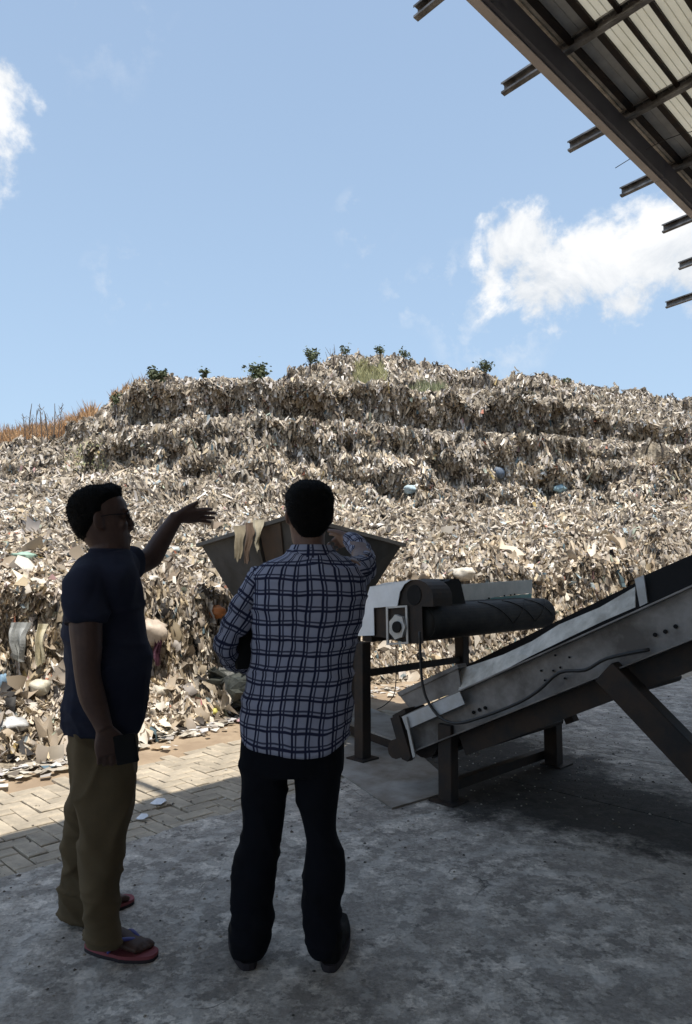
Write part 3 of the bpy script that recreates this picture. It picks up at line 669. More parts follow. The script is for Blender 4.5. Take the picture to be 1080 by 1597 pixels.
BAGS = [(338, 955, (.11, .09, .06), (.60, .22, .07), 'orange crumpled plastic bag lying beside the hopper', 'plastic bag', 0),
        (240, 985, (.15, .12, .12), (.62, .52, .42), 'large beige sack bulging from the bank right of the man in navy', 'sack', 0),
        (258, 1005, (.06, .0, .26), (.10, .035, .06), 'dark plum coloured rag hanging below the large beige sack', 'rag', 1),
        (48, 995, (.11, .0, .22), (.40, .41, .40), 'grey plastic sheet hanging over the dark hollow at the left edge', 'plastic sheet', 1),
        (78, 1000, (.06, .0, .25), (.60, .54, .38), 'long cream plastic strip hanging beside the grey sheet', 'plastic strip', 1),
        (20, 1130, (.12, .1, .06), (.62, .62, .62), 'white plastic bag at the left edge near the foot of the bank', 'plastic bag', 0),
        (66, 1072, (.08, .08, .07), (.66, .62, .50), 'cream crumpled bag on the lower bank left of the man in navy', 'plastic bag', 0),
        (10, 1062, (.05, .05, .07), (.24, .38, .52), 'pale blue bag at the left edge of the lower bank', 'plastic bag', 0),
        (252, 1078, (.09, .07, .06), (.66, .60, .50), 'cream folded plastic on the loose slope right of the man in navy', 'plastic bag', 0),
        (314, 1095, (.05, .05, .035), (.60, .24, .28), 'pink scrap of film near the foot of the bank', 'plastic scrap', 0),
        (339, 1108, (.03, .03, .035), (.65, .60, .16), 'small yellow plastic scrap beside the black sheeting', 'plastic scrap', 0),
        (276, 860, (.10, .08, .05), (.60, .66, .66), 'pale blue white bag on the slope under the raised hand', 'plastic bag', 0),
        (232, 905, (.16, .1, .05), (.66, .62, .54), 'flat pale sheet of film on the bank by the navy sleeve', 'plastic sheet', 0),
        (42, 868, (.13, .1, .05), (.34, .50, .40), 'greenish scrap of film high on the left bank', 'plastic scrap', 0),
        (722, 895, (.17, .14, .10), (.72, .66, .56), 'round pale sack on the bank above the black gearbox', 'sack', 0),
        (640, 765, (.22, .2, .14), (.50, .62, .66), 'light blue bag on the middle slope above the hopper', 'plastic bag', 0),
        (867, 762, (.22, .2, .14), (.34, .50, .56), 'blue green bag on the right side of the middle slope', 'plastic bag', 0),
        (774, 738, (.25, .2, .2), (.14, .18, .24), 'dark blue bag in a hollow of the middle slope', 'plastic bag', 0)]
for i, (px, py, r, c, lab, cat, kind) in enumerate(BAGS):
    p = surf(px, py); p = p + V((0, -.06, .0)) * (p.y / 6)
    vf = bagvf((p.x, p.y, p.z), r, i * 3.7) if not kind else clothvf((p.x, p.y - .1, p.z + r[2] * .6), r[0] * 1.6, r[2] * 1.3, i * 2.1)
    o = mk(cat.replace(' ', '_'), vf, cm('litter_' + cat.split()[-1], c), None, not kind, origin=p); tagp(o, lab, cat)
# black sheeting heap left of the plaid shirt
pb = G(372, 1120, 0)
hv = join(*[bagvf(pb + V((random.uniform(-.28, .25), random.uniform(.0, .7), random.uniform(.0, .34))), (.17, .14, .11), k * 5.1, .75, 14) for k in range(9)])
tagp(mk('black_sheeting', hv, mat('black_film', (.012, .014, .012), .5, col2=(.05, .055, .045), vscale=11, bump=.6, bscale=18), None, False, origin=pb), 'heap of torn black plastic sheeting beside the plaid shirt at the mound foot', 'plastic sheeting')
# grit and small scraps on floor and pavers
r_ = random.Random(12); gv, gf, gc = [], [], []
for i in range(2300):
    a = r_.uniform(-1, 9); b = 3.45 + abs(r_.gauss(0, .5)) * r_.choice((-1.6, 1))
    if i > 1500: a = r_.gauss(4.6, .9); b = r_.gauss(2.6, .6)
    p = sh(a, b, -.018 if b > 3.47 else .0)
    if b > 4.9: continue
    s_ = r_.uniform(.003, .010) * (1.6 if r_.random() < .06 else 1); k0 = len(gv); an = r_.uniform(0, 6)
    for q in range(4): gv.append(tuple(p + V((s_ * cos(an + q * 1.57) * r_.uniform(.5, 1.2), s_ * sin(an + q * 1.57), .001)))); 
    gv.append(tuple(p + V((0, 0, s_ * .7)))); gf += [[k0 + q, k0 + (q + 1) % 4, k0 + 4] for q in range(4)]; gc += [r_.choice(((.12, .10, .08), (.3, .26, .2), (.5, .47, .42), (.07, .06, .05)))] * 5
tagp(link('grit', npmesh('grit', np.array(gv), np.array(gf), M['litter'], tint=np.array(gc))), 'fine grit and crumbs along the edge of the concrete floor and pavers', 'grit', kind='stuff')
# scraps on the pavers
for px, py, s, lab in ((247, 1254, .048, 'larger white scrap lying on the shaded pavers by the khaki trousers'), (222, 1278, .034, 'smaller white scrap by the edge of the concrete floor')):
    p = G(px, py, -.018); v = [p + V((s * x_, s * y_, .003 + .004 * k_)) for k_, (x_, y_) in enumerate(((-1, -.1), (-.2, -.75), (.6, -.9), (1.0, .2), (.55, .85), (-.3, .55)))]
    tagp(mk('paper_scrap', prism(v, (0, 0, .004)), mat('white_scrap', (.75, .77, .8), .6), None, origin=p), lab, 'paper scrap')
p = G(246, 1167, -.01); tagp(mk('dead_leaf', bagvf(p, (.05, .03, .012), 3, .6, 8), mat('dead_leaf', (.45, .34, .22), .9, var=.3), None, origin=p), 'curled dead leaf on the earth above the pavers', 'leaf')

# ------------------------------------------------------------------ shed roof
BB = 2.676; ZB = 5.40; SL = .0875
shed = thing('shed', sh(4, -3, 0), 'open fronted steel shed whose corrugated roof edge and purlin ends cross the top right corner', 'shed')
def zr(b, z0=.30): return ZB + z0 + (BB - b) * SL
UPN = (NX - V((0, 0, SL))).normalized()
FRP = bpy.data.materials.new('translucent_sheet'); FRP.use_nodes = True
_t = FRP.node_tree; _b = _t.nodes['Principled BSDF']; _co = N(_t, 'ShaderNodeTexCoord').outputs['Object']
_n = N(_t, 'ShaderNodeTexNoise', i_Scale=3.0, i_Detail=6.0); _t.links.new(_co, _n.inputs[0])
_c = mixc(_t, _n.outputs[0], (.64, .62, .54), (.78, .76, .70)); _t.links.new(_c, _b.inputs['Base Color']); _b.inputs['Roughness'].default_value = .5
_tr = N(_t, 'ShaderNodeBsdfTranslucent'); _t.links.new(_c, _tr.inputs[0]); _mx = N(_t, 'ShaderNodeMixShader', i_0=.5)
_t.links.new(_b.outputs[0], _mx.inputs[1]); _t.links.new(_tr.outputs[0], _mx.inputs[2]); _t.links.new(_mx.outputs[0], _t.nodes['Material Output'].inputs[0])
def alongE(name, prof, a0, a1, m):     # profile in (b, z)
    return mk(name, prism([sh(a0, b, z) for b, z in prof], EX * (a1 - a0)), m, shed)
alongE('edge_beam', [(BB, ZB), (BB, ZB + .008), (BB - .088, ZB + .008), (BB - .088, ZB + .192), (BB, ZB + .192), (BB, ZB + .2), (BB - .096, ZB + .2), (BB - .096, ZB)], -9, 7.18, M['beam'])
alongE('edge_beam', [(BB, ZB), (BB, ZB + .008), (BB - .088, ZB + .008), (BB - .088, ZB + .192), (BB, ZB + .192), (BB, ZB + .2), (BB - .096, ZB + .2), (BB - .096, ZB)], 7.19, 16, M['beam'])
alongE('lit_flange_strip', [(BB + .012, ZB - .012), (BB + .012, ZB - .003), (BB - .058, ZB - .003), (BB - .058, ZB - .012)], -9, 7.18, M['lit_flange'])  # pale strip added below the beam to paint its bounce-lit flange
alongE('lit_flange_strip', [(BB + .012, ZB - .012), (BB + .012, ZB - .003), (BB - .058, ZB - .003), (BB - .058, ZB - .012)], 7.19, 16, M['lit_flange'])
b = BB + .03; seq = [('pale', .14), ('rib', .05), ('grey', .15), ('rib', .05)] + [('frp', .165), ('rib', .035), ('frp', .165), ('rib', .035), ('frp', .165), ('rib', .05), ('grey', .15), ('rib', .04)]
for kind, wd in seq:
    b1 = b - wd; th = .003
    if kind == 'rib':
        z = zr(b); alongE('roof_rib', [(b, zr(b) + .004), (b, zr(b) - .028), (b1, zr(b1) - .028), (b1, zr(b1) + .004)], -9, 16, M['dark_steel'])
    else:
        lo = []; pts = [0, .28, .31, .34, .62, .65, .68, 1]; hh = [0, 0, -.008, 0, 0, -.008, 0, 0]
        if kind == 'grey': pts = [0, .47, .5, .53, 1]; hh = [0, 0, -.008, 0, 0]
        lo = [(b - wd * u, zr(b - wd * u) + h_) for u, h_ in zip(pts, hh)]
        hi = [(x, y + th) for x, y in lo][::-1]
        alongE('roof_sheet', lo + hi, -9, 16, {'pale': M['dusty_sheet'], 'grey': M['galv'], 'frp': FRP}[kind])
    b = b1
alongE('roof_sheet', [(b, zr(b)), (-9.5, zr(-9.5)), (-9.5, zr(-9.5) + .01), (b, zr(b) + .01)], -9, 16, M['galv'])
tips = {5: 3.42, 6: 4.05, 7: 3.2}
cp = [(.055 - u_, v_2) for u_, v_2 in [(0, 0), (.055, 0), (.055, .018), (.052, .018), (.052, .003), (.003, .003), (.003, .097), (.052, .097), (.052, .082), (.055, .082), (.055, .1), (0, .1)]][::-1]
for k in range(-10, 11):
    a = 3.90 + 1.2 * k; bt = tips.get(k, 3.18)
    if a < -8.8 or a > 15.8: continue
    p0 = sh(a, bt, zr(bt, .2)); p1 = sh(a, -9.4, zr(-9.4, .2))
    mk('purlin', sweep(cp, p0, p1, EX, (0, 0, 1)), M['purlin'], shed)
for a in (-8.6, 9.4, 15.6):  # unseen columns, added out of view for the light, like the wall
    mk('column', box(sh(a, BB - .1, 2.7), EX * .1, NX * .1, V((0, 0, 2.7))), M['beam'], shed)
mk('bounce_rear_wall', box(sh(3.5, -9.6, 3.2), EX * 12.5, NX * .1, V((0, 0, 3.2))), M['bounce_wall'], shed)  # unseen rear wall, added to throw light back onto the floor
wp = [sh(3.7, 1.1, zr(1.1) - .10), G(1000, 232, 5.45), G(1045, 205, 5.47), G(1090, 190, 5.5)]
mk('wire', tube([G(960, 262, 5.5), G(1010, 232, 5.5), G(1060, 210, 5.52), G(1130, 195, 5.6)], .004, 5, 3), M['cable'], shed)

# ------------------------------------------------------------------ inclined conveyor
A1, A2 = 3.54, 4.69
B0 = onA(647, 1173, A1); B1 = onA(1080, 999, A1); D = (B1 - B0).normalized(); U = D.cross(EX); U = U if U.z > 0 else -U
def cv(s, h, a): return B0 + D * s + U * h + EX * (a - A1)
conv = thing('inclined_conveyor', G(700, 1250), 'long grey steel belt conveyor sloping up to the right on dark legs', 'conveyor')
RH, LEN = .225, 5.4
def cpart(name, s0, s1, prof, m):     # profile (a,h) swept along the conveyor
    return mk(name, prism([cv(s0, h, a) for a, h in prof], D * (s1 - s0)), m, conv)
for a, o_ in ((A1, -1), (A2, 1)):
    cpart('side_rail', 0, LEN, [(a + o_ * .06, 0), (a + o_ * .06, .008), (a + o_ * .006, .008), (a + o_ * .006, RH - .008), (a + o_ * .06, RH - .008), (a + o_ * .06, RH), (a, RH), (a, 0)], M['grey_steel'])
cpart('belt', .02, LEN, [(A1 + .05, .19), (A1 + .30, .12), (A2 - .30, .12), (A2 - .05, .19), (A2 - .05, .20), (A2 - .30, .13), (A1 + .30, .13), (A1 + .05, .20)], M['rubber'])
cpart('return_belt', .05, LEN, [(A1 + .08, -.07), (A2 - .08, -.07), (A2 - .08, -.06), (A1 + .08, -.06)], M['rubber'])
cpart('return_guard', .36, LEN, [(A1 + .02, -.125), (A1 + .02, -.002), (A1 + .026, -.002), (A1 + .026, -.125)], M['dark_steel'])
for s in np.arange(.4, LEN, .9):
    mk('idler', tube([cv(s, -.09, A1 + .04), cv(s, -.09, A2 - .03)], .03, 12, 1, flat=1), M['dark_steel'], conv)
mk('tail_pulley', tube([cv(.06, .06, A1 + .05), cv(.06, .06, A2 - .05)], .12, 18, 1), M['dark_steel'], conv)
# far skirt, dark, standing above the belt
fs0, fs1 = onA(735, 1034, A2), onA(1080, 866, A2); fd = (fs1 - fs0).normalized()
mk('skirt', prism([fs0 - fd * .05, fs0 + fd * 4.6, fs0 + fd * 4.6 - V((0, 0, .42)), fs0 - V((0, 0, .34)) - fd * .05], EX * .012), M['black'], conv)
# near skirt sheet: dusty, wavy, leaning inwards
bot = [(715, 1080), (753, 1062), (785, 1046), (830, 1022), (886, 995), (940, 969), (991, 947)]
top = [(719, 1043), (753, 1032), (785, 1021), (830, 1000), (872, 974), (936, 947), (991, 915)]
bv = [onA(x, y, A1 + .01 + .012 * math.sin(i * 1.7)) for i, (x, y) in enumerate(bot)]; tv = [onA(x, y, A1 + .10 + .02 * math.sin(i * 2.3)) for i, (x, y) in enumerate(top)]
n_ = len(bv); vv = bv + tv + [p + EX * .006 for p in bv + tv]
ff = [[i, i + 1, n_ + i + 1, n_ + i] for i in range(n_ - 1)] + [[2 * n_ + i + 1, 2 * n_ + i, 3 * n_ + i, 3 * n_ + i + 1] for i in range(n_ - 1)] + [[n_ + i, n_ + i + 1, 3 * n_ + i + 1, 3 * n_ + i] for i in range(n_ - 1)] + [[0, n_, 3 * n_, 2 * n_], [n_ - 1, 3 * n_ - 1, 4 * n_ - 1, 2 * n_ - 1]]
mk('skirt', (vv, ff), M['dusty_sheet'], conv, label='dusty pale bent skirt sheet')
mk('skirt', prism([onA(994, 948, A1 + .01), onA(1200, 860, A1 + .01), onA(1200, 812, A1 + .03), onA(1004, 898, A1 + .03)], EX * .008), M['black'], conv)
mk('bracket', prism([onA(990, 903, A1 - .005), onA(1004, 897, A1 - .005), onA(1010, 940, A1 - .005), onA(998, 946, A1 - .005)], EX * .01), M['pale_sheet'], conv)
mk('tail_skirt', prism([onA(x, y, A1 + .03) for x, y in ((622, 1083), (714, 1041), (720, 1076), (640, 1106))], EX * .008), M['grey_steel'], conv)
mk('skirt_rim', prism([onA(x, y, A1 + .02) for x, y in ((619, 1080), (713, 1036), (715, 1042), (623, 1086))], EX * .09), M['grey_steel'], conv)
mk('cover_plate', prism([onA(x, y, A1 - .068) for x, y in ((627, 1118), (717, 1079), (725, 1098), (634, 1138))], EX * .006), M['pale_sheet'], conv)
# take-up assembly at the tail
mk('tail_plate', prism([onA(x, y, A1 - .075) for x, y in ((609, 1120), (622, 1115), (641, 1180), (636, 1188), (627, 1184))], EX * .05), M['dark_steel'], conv)
mk('tail_strip', prism([onA(x, y, A1 - .085) for x, y in ((631, 1119), (634, 1118), (648, 1180), (644, 1182))], EX * .01), M['galv'], conv)
mk('tail_bearing', prism([onA(618 + 13 * cos(t), 1168 + 16 * sin(t), A1 - .06) for t in np.linspace(0, 2 * pi, 13)[:-1]], EX * .06), M['dark_steel'], conv)
mk('tail_cap', prism([onA(x, y, A1 - .07) for x, y in ((612, 1116), (631, 1105), (633, 1112), (615, 1123))], EX * .2), M['dark_steel'], conv)
def bolt(px, py, r=.009): mk('bolt', tube([onA(px, py, A1 - .016), onA(px, py, A1 + .002)], r, 8, 1), M['black'], conv)
for x, y in ((739, 1111), (748, 1107), (757, 1104), (1022, 990), (1038, 985), (1054, 977)): bolt(x, y, .011)
for x, y in ((844, 1046), (863, 1046), (874, 1041), (888, 1025), (850, 1061), (881, 1058), (866, 1022)): bolt(x, y, .006)
def leg(name, base, top, wd, wn, m=M['dark_steel'], par=conv): return mk(name, box((V(base) + V(top)) / 2, EX * wd / 2, NX * wn / 2, V((0, 0, (top[2] - base[2]) / 2)), .004), m, par)
p = G(700, 1250); leg('leg', p, p + V((0, 0, .46)), .075, .10)
mk('foot_plate', box(p + V((0, 0, .006)), EX * .08, NX * .09, V((0, 0, .006))), M['dark_steel'], conv)
p = G(864, 1193); leg('leg', p, p + V((0, 0, .42)), .09, .10)
mk('foot_plate', box(p + V((0.02, 0, .006)), EX * .09, NX * .08, V((0, 0, .006))), M['dark_steel'], conv)
pa, pc = G(712, 1240) + V((0, 0, .07)), G(855, 1188) + V((0, 0, .07))
mk('cross_bar', box((pa + pc) / 2, (pc - pa) / 2, NX * .025, V((0, 0, .03))), M['dark_steel'], conv)
mk('cross_bar', box((pa + pc) / 2 + V((0, 0, .28)), (pc - pa) / 2, NX * .025, V((0, 0, .03))), M['dark_steel'], conv)
q0, q1 = onA(948, 1046, A1 - .03), onA(1320, 1442, A1 - .03); q1.z = max(q1.z, .0); dd = (q1 - q0).normalized(); pp = dd.cross(EX).normalized()
mk('leg', box((q0 + q1) / 2, EX * .05, pp * .068, (q1 - q0) / 2, .004), M['dark_steel'], conv)
q0, q1 = q0 + EX * 1.2, q1 + EX * 1.2
mk('leg', box((q0 + q1) / 2, EX * .05, pp * .068, (q1 - q0) / 2, .004), M['dark_steel'], conv)
for x, y in ((800, 1132), (822, 1127)): q = onA(x, y, A1 + .45); mk('idler_bracket', box(q, D * .03, EX * .02, U * .03), M['dark_steel'], conv)
q = onA(887, 1112, A1 + .3); mk('idler_bracket', box(q, D * .028, EX * .03, U * .055), M['dark_steel'], conv)
cab = [(655, 985), (657, 1040), (660, 1070), (668, 1094), (687, 1119), (713, 1128), (753, 1118), (807, 1097), (840, 1077), (873, 1049), (913, 1045), (947, 1027), (1013, 1013)]
o = mk('power_cable', tube([onA(x, y, A1 - .08) for x, y in cab], .009, 7, 4), M['cable'], None, True, origin=onA(713, 1128, A1 - .08))
tagp(o, 'black cable hanging from the roller housing and clipped along the grey conveyor rail', 'cable')
wire2 = tube([onA(x, y, A1 + .5) for x, y in ((618, 1010), (618, 1060), (614, 1085), (600, 1100), (588, 1106))], .004, 5, 4)
tagp(mk('thin_wire', wire2, M['cable'], None, True, origin=onA(618, 1060, A1 + .5)), 'thin looping wire hanging behind the dark table post', 'wire')

# ------------------------------------------------------------------ discharge conveyor on its stand
P0 = G(566, 1186); P1 = P0 + EX * 1.25
tab = thing('roller_conveyor', P0, 'short level belt conveyor with chevron belt on a dark steel stand', 'conveyor')
zt = .86
for p in (P0, P1, P0 + NX * 1.3, P1 + NX * 1.3):
    leg('post', p, p + V((0, 0, zt)), .09, .09, par=tab)
    mk('foot_plate', box(p + V((0, 0, .018)), EX * .085, NX * .085, V((0, 0, .006))), M['dark_steel'], tab)
zb_ = at(566, 1051, P0.y).z
mk('cross_bar', box((P0 + P1) / 2 + V((0, 0, zb_)), (P1 - P0) / 2 - EX * .05, NX * .02, V((0, 0, .024))), M['dark_steel'], tab)
BP = 3.2; ca = onB(655, 972, BP); cb = onB(848, 960, BP); zc = ca.z; cb.z = zc; aa, ab = (ca.x + ca.y) * S2, (cb.x + cb.y) * S2
for a in (aa - .02, ab + .03):
    mk('side_frame', box(sh(a, 4.15, zc - .07), EX * .015, NX * .6, V((0, 0, .05))), M['dark_steel'], tab)
mk('top_beam', box((P0 + P1) / 2 + V((0, 0, zt + .03)), (P1 - P0) / 2 - EX * .05, NX * .045, V((0, 0, .03))), M['dark_steel'], tab)
R = .128
mk('head_pulley', tube([sh(aa, BP, zc), sh(ab, BP, zc)], R - .012, 28, 1), M['rubber'], tab, True)
arc = [(BP - R * sin(t), zc + R * cos(t)) for t in np.linspace(0, pi, 17)]
loop = [(4.9, zc + R)] + arc + [(4.9, zc - R)]
inn = [(4.9, zc - R + .01)] + [(BP - (R - .01) * sin(t), zc + (R - .01) * cos(t)) for t in np.linspace(pi, 0, 17)] + [(4.9, zc + R - .01)]
pl = [sh(aa + .02, b_, z_) for b_, z_ in loop + inn]
mk('belt', prism(pl, EX * (ab - aa - .04)), M['rubber'], tab)
ch = []
for k in range(2, 5):
    a0 = aa + .05 + .34 * k
    pts = []
    for u in np.linspace(-1, 1, 13):
        a_ = a0 + .3 + u * .34; th = radians(8 + 105 * (1 - abs(u)))
        if aa + .03 < a_ < ab - .03: pts.append(sh(a_, BP - (R + .003) * sin(th), zc + (R + .003) * cos(th)))
    if len(pts) > 2: ch.append(tube(pts, .004, 6, 1))
for c_ in ch: mk('chevron', c_, M['rubber'], tab, True)
AP = aa - .05
def on(px, py, a): return onA(px, py, a)
mk('end_plate', prism([on(x, y, AP) for x, y in ((583, 948), (658, 944), (660, 1003), (640, 1004), (583, 991))], EX * .01), M['dark_steel'], tab)
ring = [((602, 946), (635, 944), (637, 1004), (603, 1006)), ((605, 949), (632, 947), (634, 1001), (606, 1003))]
oq, iq = [[on(x, y, AP - .02) for x, y in r] for r in ring]
fr = [prism([oq[i], oq[(i + 1) % 4], iq[(i + 1) % 4], iq[i]], EX * .012) for i in range(4)]
mk('bearing_frame', join(*fr), M['galv'], tab)
def disc(px, py, rx, ry, a, th, k=16, wob=0): return prism([on(px + rx * cos(t) * (1 + wob * (i % 2)), py + ry * sin(t) * (1 + wob * (i % 2)), a) for i, t in enumerate(np.linspace(0, 2 * pi, k + 1)[:-1])], EX * th)
bh = mk('bearing_housing', disc(619, 978, 13, 20, AP - .04, .035, 14, -.12), M['galv'], tab)
mk('shaft_end', disc(618, 978, 6.5, 9, AP - .055, .02), M['black'], bh)
mk('guard', prism([on(x, y, AP - .02) for x, y in ((553, 992), (566, 950), (577, 916), (600, 909), (640, 905), (631, 911), (624, 923), (620, 945), (583, 948), (584, 991))], EX * .006), M['white_sheet'], tab)
mk('guard_top', prism([on(577, 916, AP - .02), on(640, 905, AP - .02), on(640, 905, AP - .02) + EX * .4, on(577, 916, AP - .02) + EX * .4], V((0, 0, .005))), M['white_sheet'], tab)
ac = [(648 - 28 * cos(t), 933 - 29 * sin(t)) for t in np.linspace(0, pi, 13)]
mk('motor_hood', prism([on(620, 946, AP + .0)] + [on(x, y, AP) for x, y in ac] + [on(676, 946, AP)], EX * .22), M['dark_steel'], tab)
mk('hood_opening', disc(646, 928, 11, 16, AP - .006, .008), M['black'], tab)
gb = [onB(x, y, BP - .03) for x, y in ((677, 909), (700, 906), (704, 903), (716, 903), (719, 908), (728, 947), (694, 945), (677, 942))]
mk('gearbox', prism(gb, NX * .28), M['black'], tab)
mk('gearbox_band', prism([onB(x, y, BP - .04) for x, y in ((669, 912), (680, 911), (684, 940), (674, 943))], NX * .2), M['grey_steel'], tab)
tb = 3.42
mk('back_plate', prism([onB(x, y, tb) for x, y in ((712, 912), (831, 904), (830, 925), (772, 931), (745, 938), (728, 948), (714, 948))], NX * .008), M['cover'], tab)
mk('back_plate', prism([onB(x, y, tb + .0) for x, y in ((830, 925.6), (828, 947), (728.8, 948.6), (745, 938.6), (772, 931.6))], NX * .008), M['teal'], tab, label='teal painted lower plate')
for x, y in ((763, 933), (787, 929), (797, 928), (803, 927)): mk('bolt', tube([onB(x, y, tb - .01), onB(x, y, tb)], .008, 6, 1), M['black'], tab)

# ------------------------------------------------------------------ hopper
hc = V((-.46, 7.25, 0)); hz = at(313, 850, 7.25).z; hn = at(459, 806, 6.22).z
hop = thing('hopper', V((hc.x, hc.y, 0)), 'wide funnel shaped grey steel feed hopper standing behind the man in plaid', 'hopper')
cor = [hc + V((-1.03, 0, hz)), hc + V((0, -1.03, hn)), hc + V((1.03, 0, hz)), hc + V((0, 1.03, hz))]
low = [hc + V((-.58, 0, .95)), hc + V((0, -.58, .95)), hc + V((.58, 0, .95)), hc + V((0, .58, .95))]
for i in range(4):
    j = (i + 1) % 4; nrm = ((cor[i] + cor[j]) / 2 - hc); nrm.z = 0; nrm.normalize()
    mk('side_panel', prism([cor[i], cor[j], low[j], low[i]], -nrm * .008), M['hopper'], hop)
    mk('rim', box((cor[i] + cor[j]) / 2 + nrm * .02, (cor[j] - cor[i]) / 2 + (cor[j] - cor[i]).normalized() * .02, nrm * .028, V((0, 0, .018))), M['hopper'], hop)
    mk('leg', box(V((low[i].x * .7 + hc.x * .3, low[i].y * .7 + hc.y * .3, .48)), EX * .035, NX * .035, V((0, 0, .48))), M['dark_steel'], hop)
seam = cor[0].lerp(cor[1], .62); seb = low[0].lerp(low[1], .62); nn_ = -EX
mk('stiffener', prism([seam, seam + (cor[1] - cor[0]).normalized() * .05, seb + (low[1] - low[0]).normalized() * .05, seb], V((-.03, -.03, 0))), M['hopper'], hop)
mk('patch_plate', prism([cor[0].lerp(cor[1], .67) , cor[0].lerp(cor[1], .88), cor[0].lerp(cor[1], .88).lerp(low[0].lerp(low[1], .88), .5), cor[0].lerp(cor[1], .67).lerp(low[0].lerp(low[1], .67), .5)], V((-.012, -.012, 0))), M['rust_dark'], hop)
for u, wd, h_, col_, lab in ((.52, .10, .30, (.27, .23, .16), 'pale straw coloured rag hanging over the hopper rim at the left'), (.62, .09, .36, (.12, .08, .055), 'brown rag hanging over the hopper rim between two pale ones'), (.72, .09, .26, (.40, .36, .27), 'looped cream rag on the hopper rim nearest the man in plaid')):
    p = cor[0].lerp(cor[1], u) + V((-.05, -.07, .03)); tagp(mk('rag', clothvf(p, wd, h_, u * 40, 8, 10, .03), cm('rag_cloth', col_, .9), None, True, origin=p), lab, 'rag')

# ------------------------------------------------------------------ plates on the floor
o = mk('steel_plate', prism([G(x, y, .003) for x, y in ((520, 1200), (612, 1262), (694, 1238), (704, 1222), (636, 1160), (545, 1152))], (0, 0, .009)), M['plate'], None, origin=G(612, 1220, 0)); tagp(o, 'flat grey steel plate on the floor under the dark stand post', 'steel plate')
o = mk('low_ramp', prism([G(x, y, .085) for x, y in ((480, 1068), (541, 1089), (611, 1117), (640, 1130), (630, 1158), (607, 1151), (540, 1127), (470, 1102))], (0, 0, -.012)), M['plate'], None, origin=G(575, 1130, 0)); tagp(o, 'raised grey deck plate behind the stand post beside the sunlit earth', 'deck plate')
e0 = [G(x, y, .085) for x, y in ((470, 1102), (540, 1127), (607, 1151), (630, 1158))]
ed = join(*[prism([e0[i] - V((0, 0, .013)), e0[i + 1] - V((0, 0, .013)), e0[i + 1] - V((0, 0, .075)), e0[i] - V((0, 0, .075))], NX * .04) for i in range(3)])
r_o = o; mk('edge_angle', ed, M['dark_steel'], r_o)

def fold(o, amp, comps):
    me = o.data; n = len(me.vertices); co_ = np.zeros(n * 3); me.vertices.foreach_get('co', co_); nn_ = np.zeros(n * 3); me.vertices.foreach_get('normal', nn_)
    co_ = co_.reshape(-1, 3); nn_ = nn_.reshape(-1, 3); d = np.zeros(n)
    for sc, shear, seed, pw_, wt_, zr_ in comps:
        x, y, z = co_[:, 0], co_[:, 1], co_[:, 2]; q = fbm(x * sc[0] + shear * z * sc[0], y * sc[1], z * sc[2] + .3 * np.sin(x * 9), 2, s=seed)
        r_ = (1 - np.abs(q) * 2.6).clip(0, 1) ** pw_
        m_ = 1.0 if zr_ is None else np.clip((zr_[1] - z) / (zr_[1] - zr_[0]), 0, 1) if zr_[0] < zr_[1] else np.clip((z - zr_[1]) / (zr_[0] - zr_[1]), 0, 1)
        d += wt_ * (r_ - .10) * m_
    co_ += nn_ * (d * amp)[:, None]; me.vertices.foreach_set('co', co_.ravel()); me.update()
# ------------------------------------------------------------------ people
HEADR = [(-.122, .060, .005, .022), (-.114, .084, .02, .044), (-.095, .092, .045, .057), (-.06, .094, .068, .064), (-.045, .093, .075, .068), (-.03, .090, .083, .071), (0, .084, .094, .074), (.02, .085, .099, .076),
         (.038, .092, .101, .077), (.062, .089, .101, .077), (.086, .074, .091, .070), (.105, .048, .066, .052), (.118, .016, .030, .024)]
def frame(fwd, up=(0, 0, 1)):
    f = V(fwd).normalized(); s = f.cross(V(up)).normalized(); u = s.cross(f).normalized(); return f, s, u      # s: the figure's right
def head_parts(c, fwd, k=1.0, up=(0, 0, 1)):
    f, s, u = frame(fwd, up); c = V(c)
    def L(x, y, z): return c + (f * x + s * y + u * z) * k
    rings = [(c + u * h * k + f * ((fr_ - bk) / 2) * k, f * (fr_ + bk) / 2 * k, s * w_ * k) for h, fr_, bk, w_ in HEADR]
    P_ = [loft(rings, 24, 2, 2.15)[:2]]
    A = (f, s, u)
    P_.append(tube([L(.078, 0, .030), L(.089, 0, .008), L(.100, 0, -.020), L(.088, 0, -.040)], [.010 * k, .011 * k, .0135 * k, .011 * k], 10, 3, ref=s))
    for q in (-1, 1):
        P_.append(ball(L(.098, q * .013, -.036), (.010 * k, .009 * k, .008 * k), 8, A))
        P_.append(ball(L(.088, q * .030, .030), (.010 * k, .020 * k, .007 * k), 8, A))           # brow ridge
        P_.append(ball(L(.070, q * .038, -.020), (.020 * k, .022 * k, .022 * k), 10, A))         # cheek
        P_.append(ball(L(-.008, q * .079, .000), (.020 * k, .011 * k, .034 * k), 12, (f * .96 + s * q * -.28, s * q + f * -.3, u)))   # ear
        P_.append(ball(L(.0, q * .075, -.022), (.010 * k, .009 * k, .014 * k), 8, A))
        P_.append(ball(L(.078, q * .031, .012), (.011 * k, .014 * k, .009 * k), 10, A))          # closed lid / eye
    P_.append(ball(L(.090, 0, -.064), (.010 * k, .024 * k, .006 * k), 10, A)); P_.append(ball(L(.088, 0, -.076), (.010 * k, .021 * k, .007 * k), 10, A))
    P_.append(ball(L(.078, 0, -.102), (.014 * k, .020 * k, .016 * k), 10, A))
    return P_, L
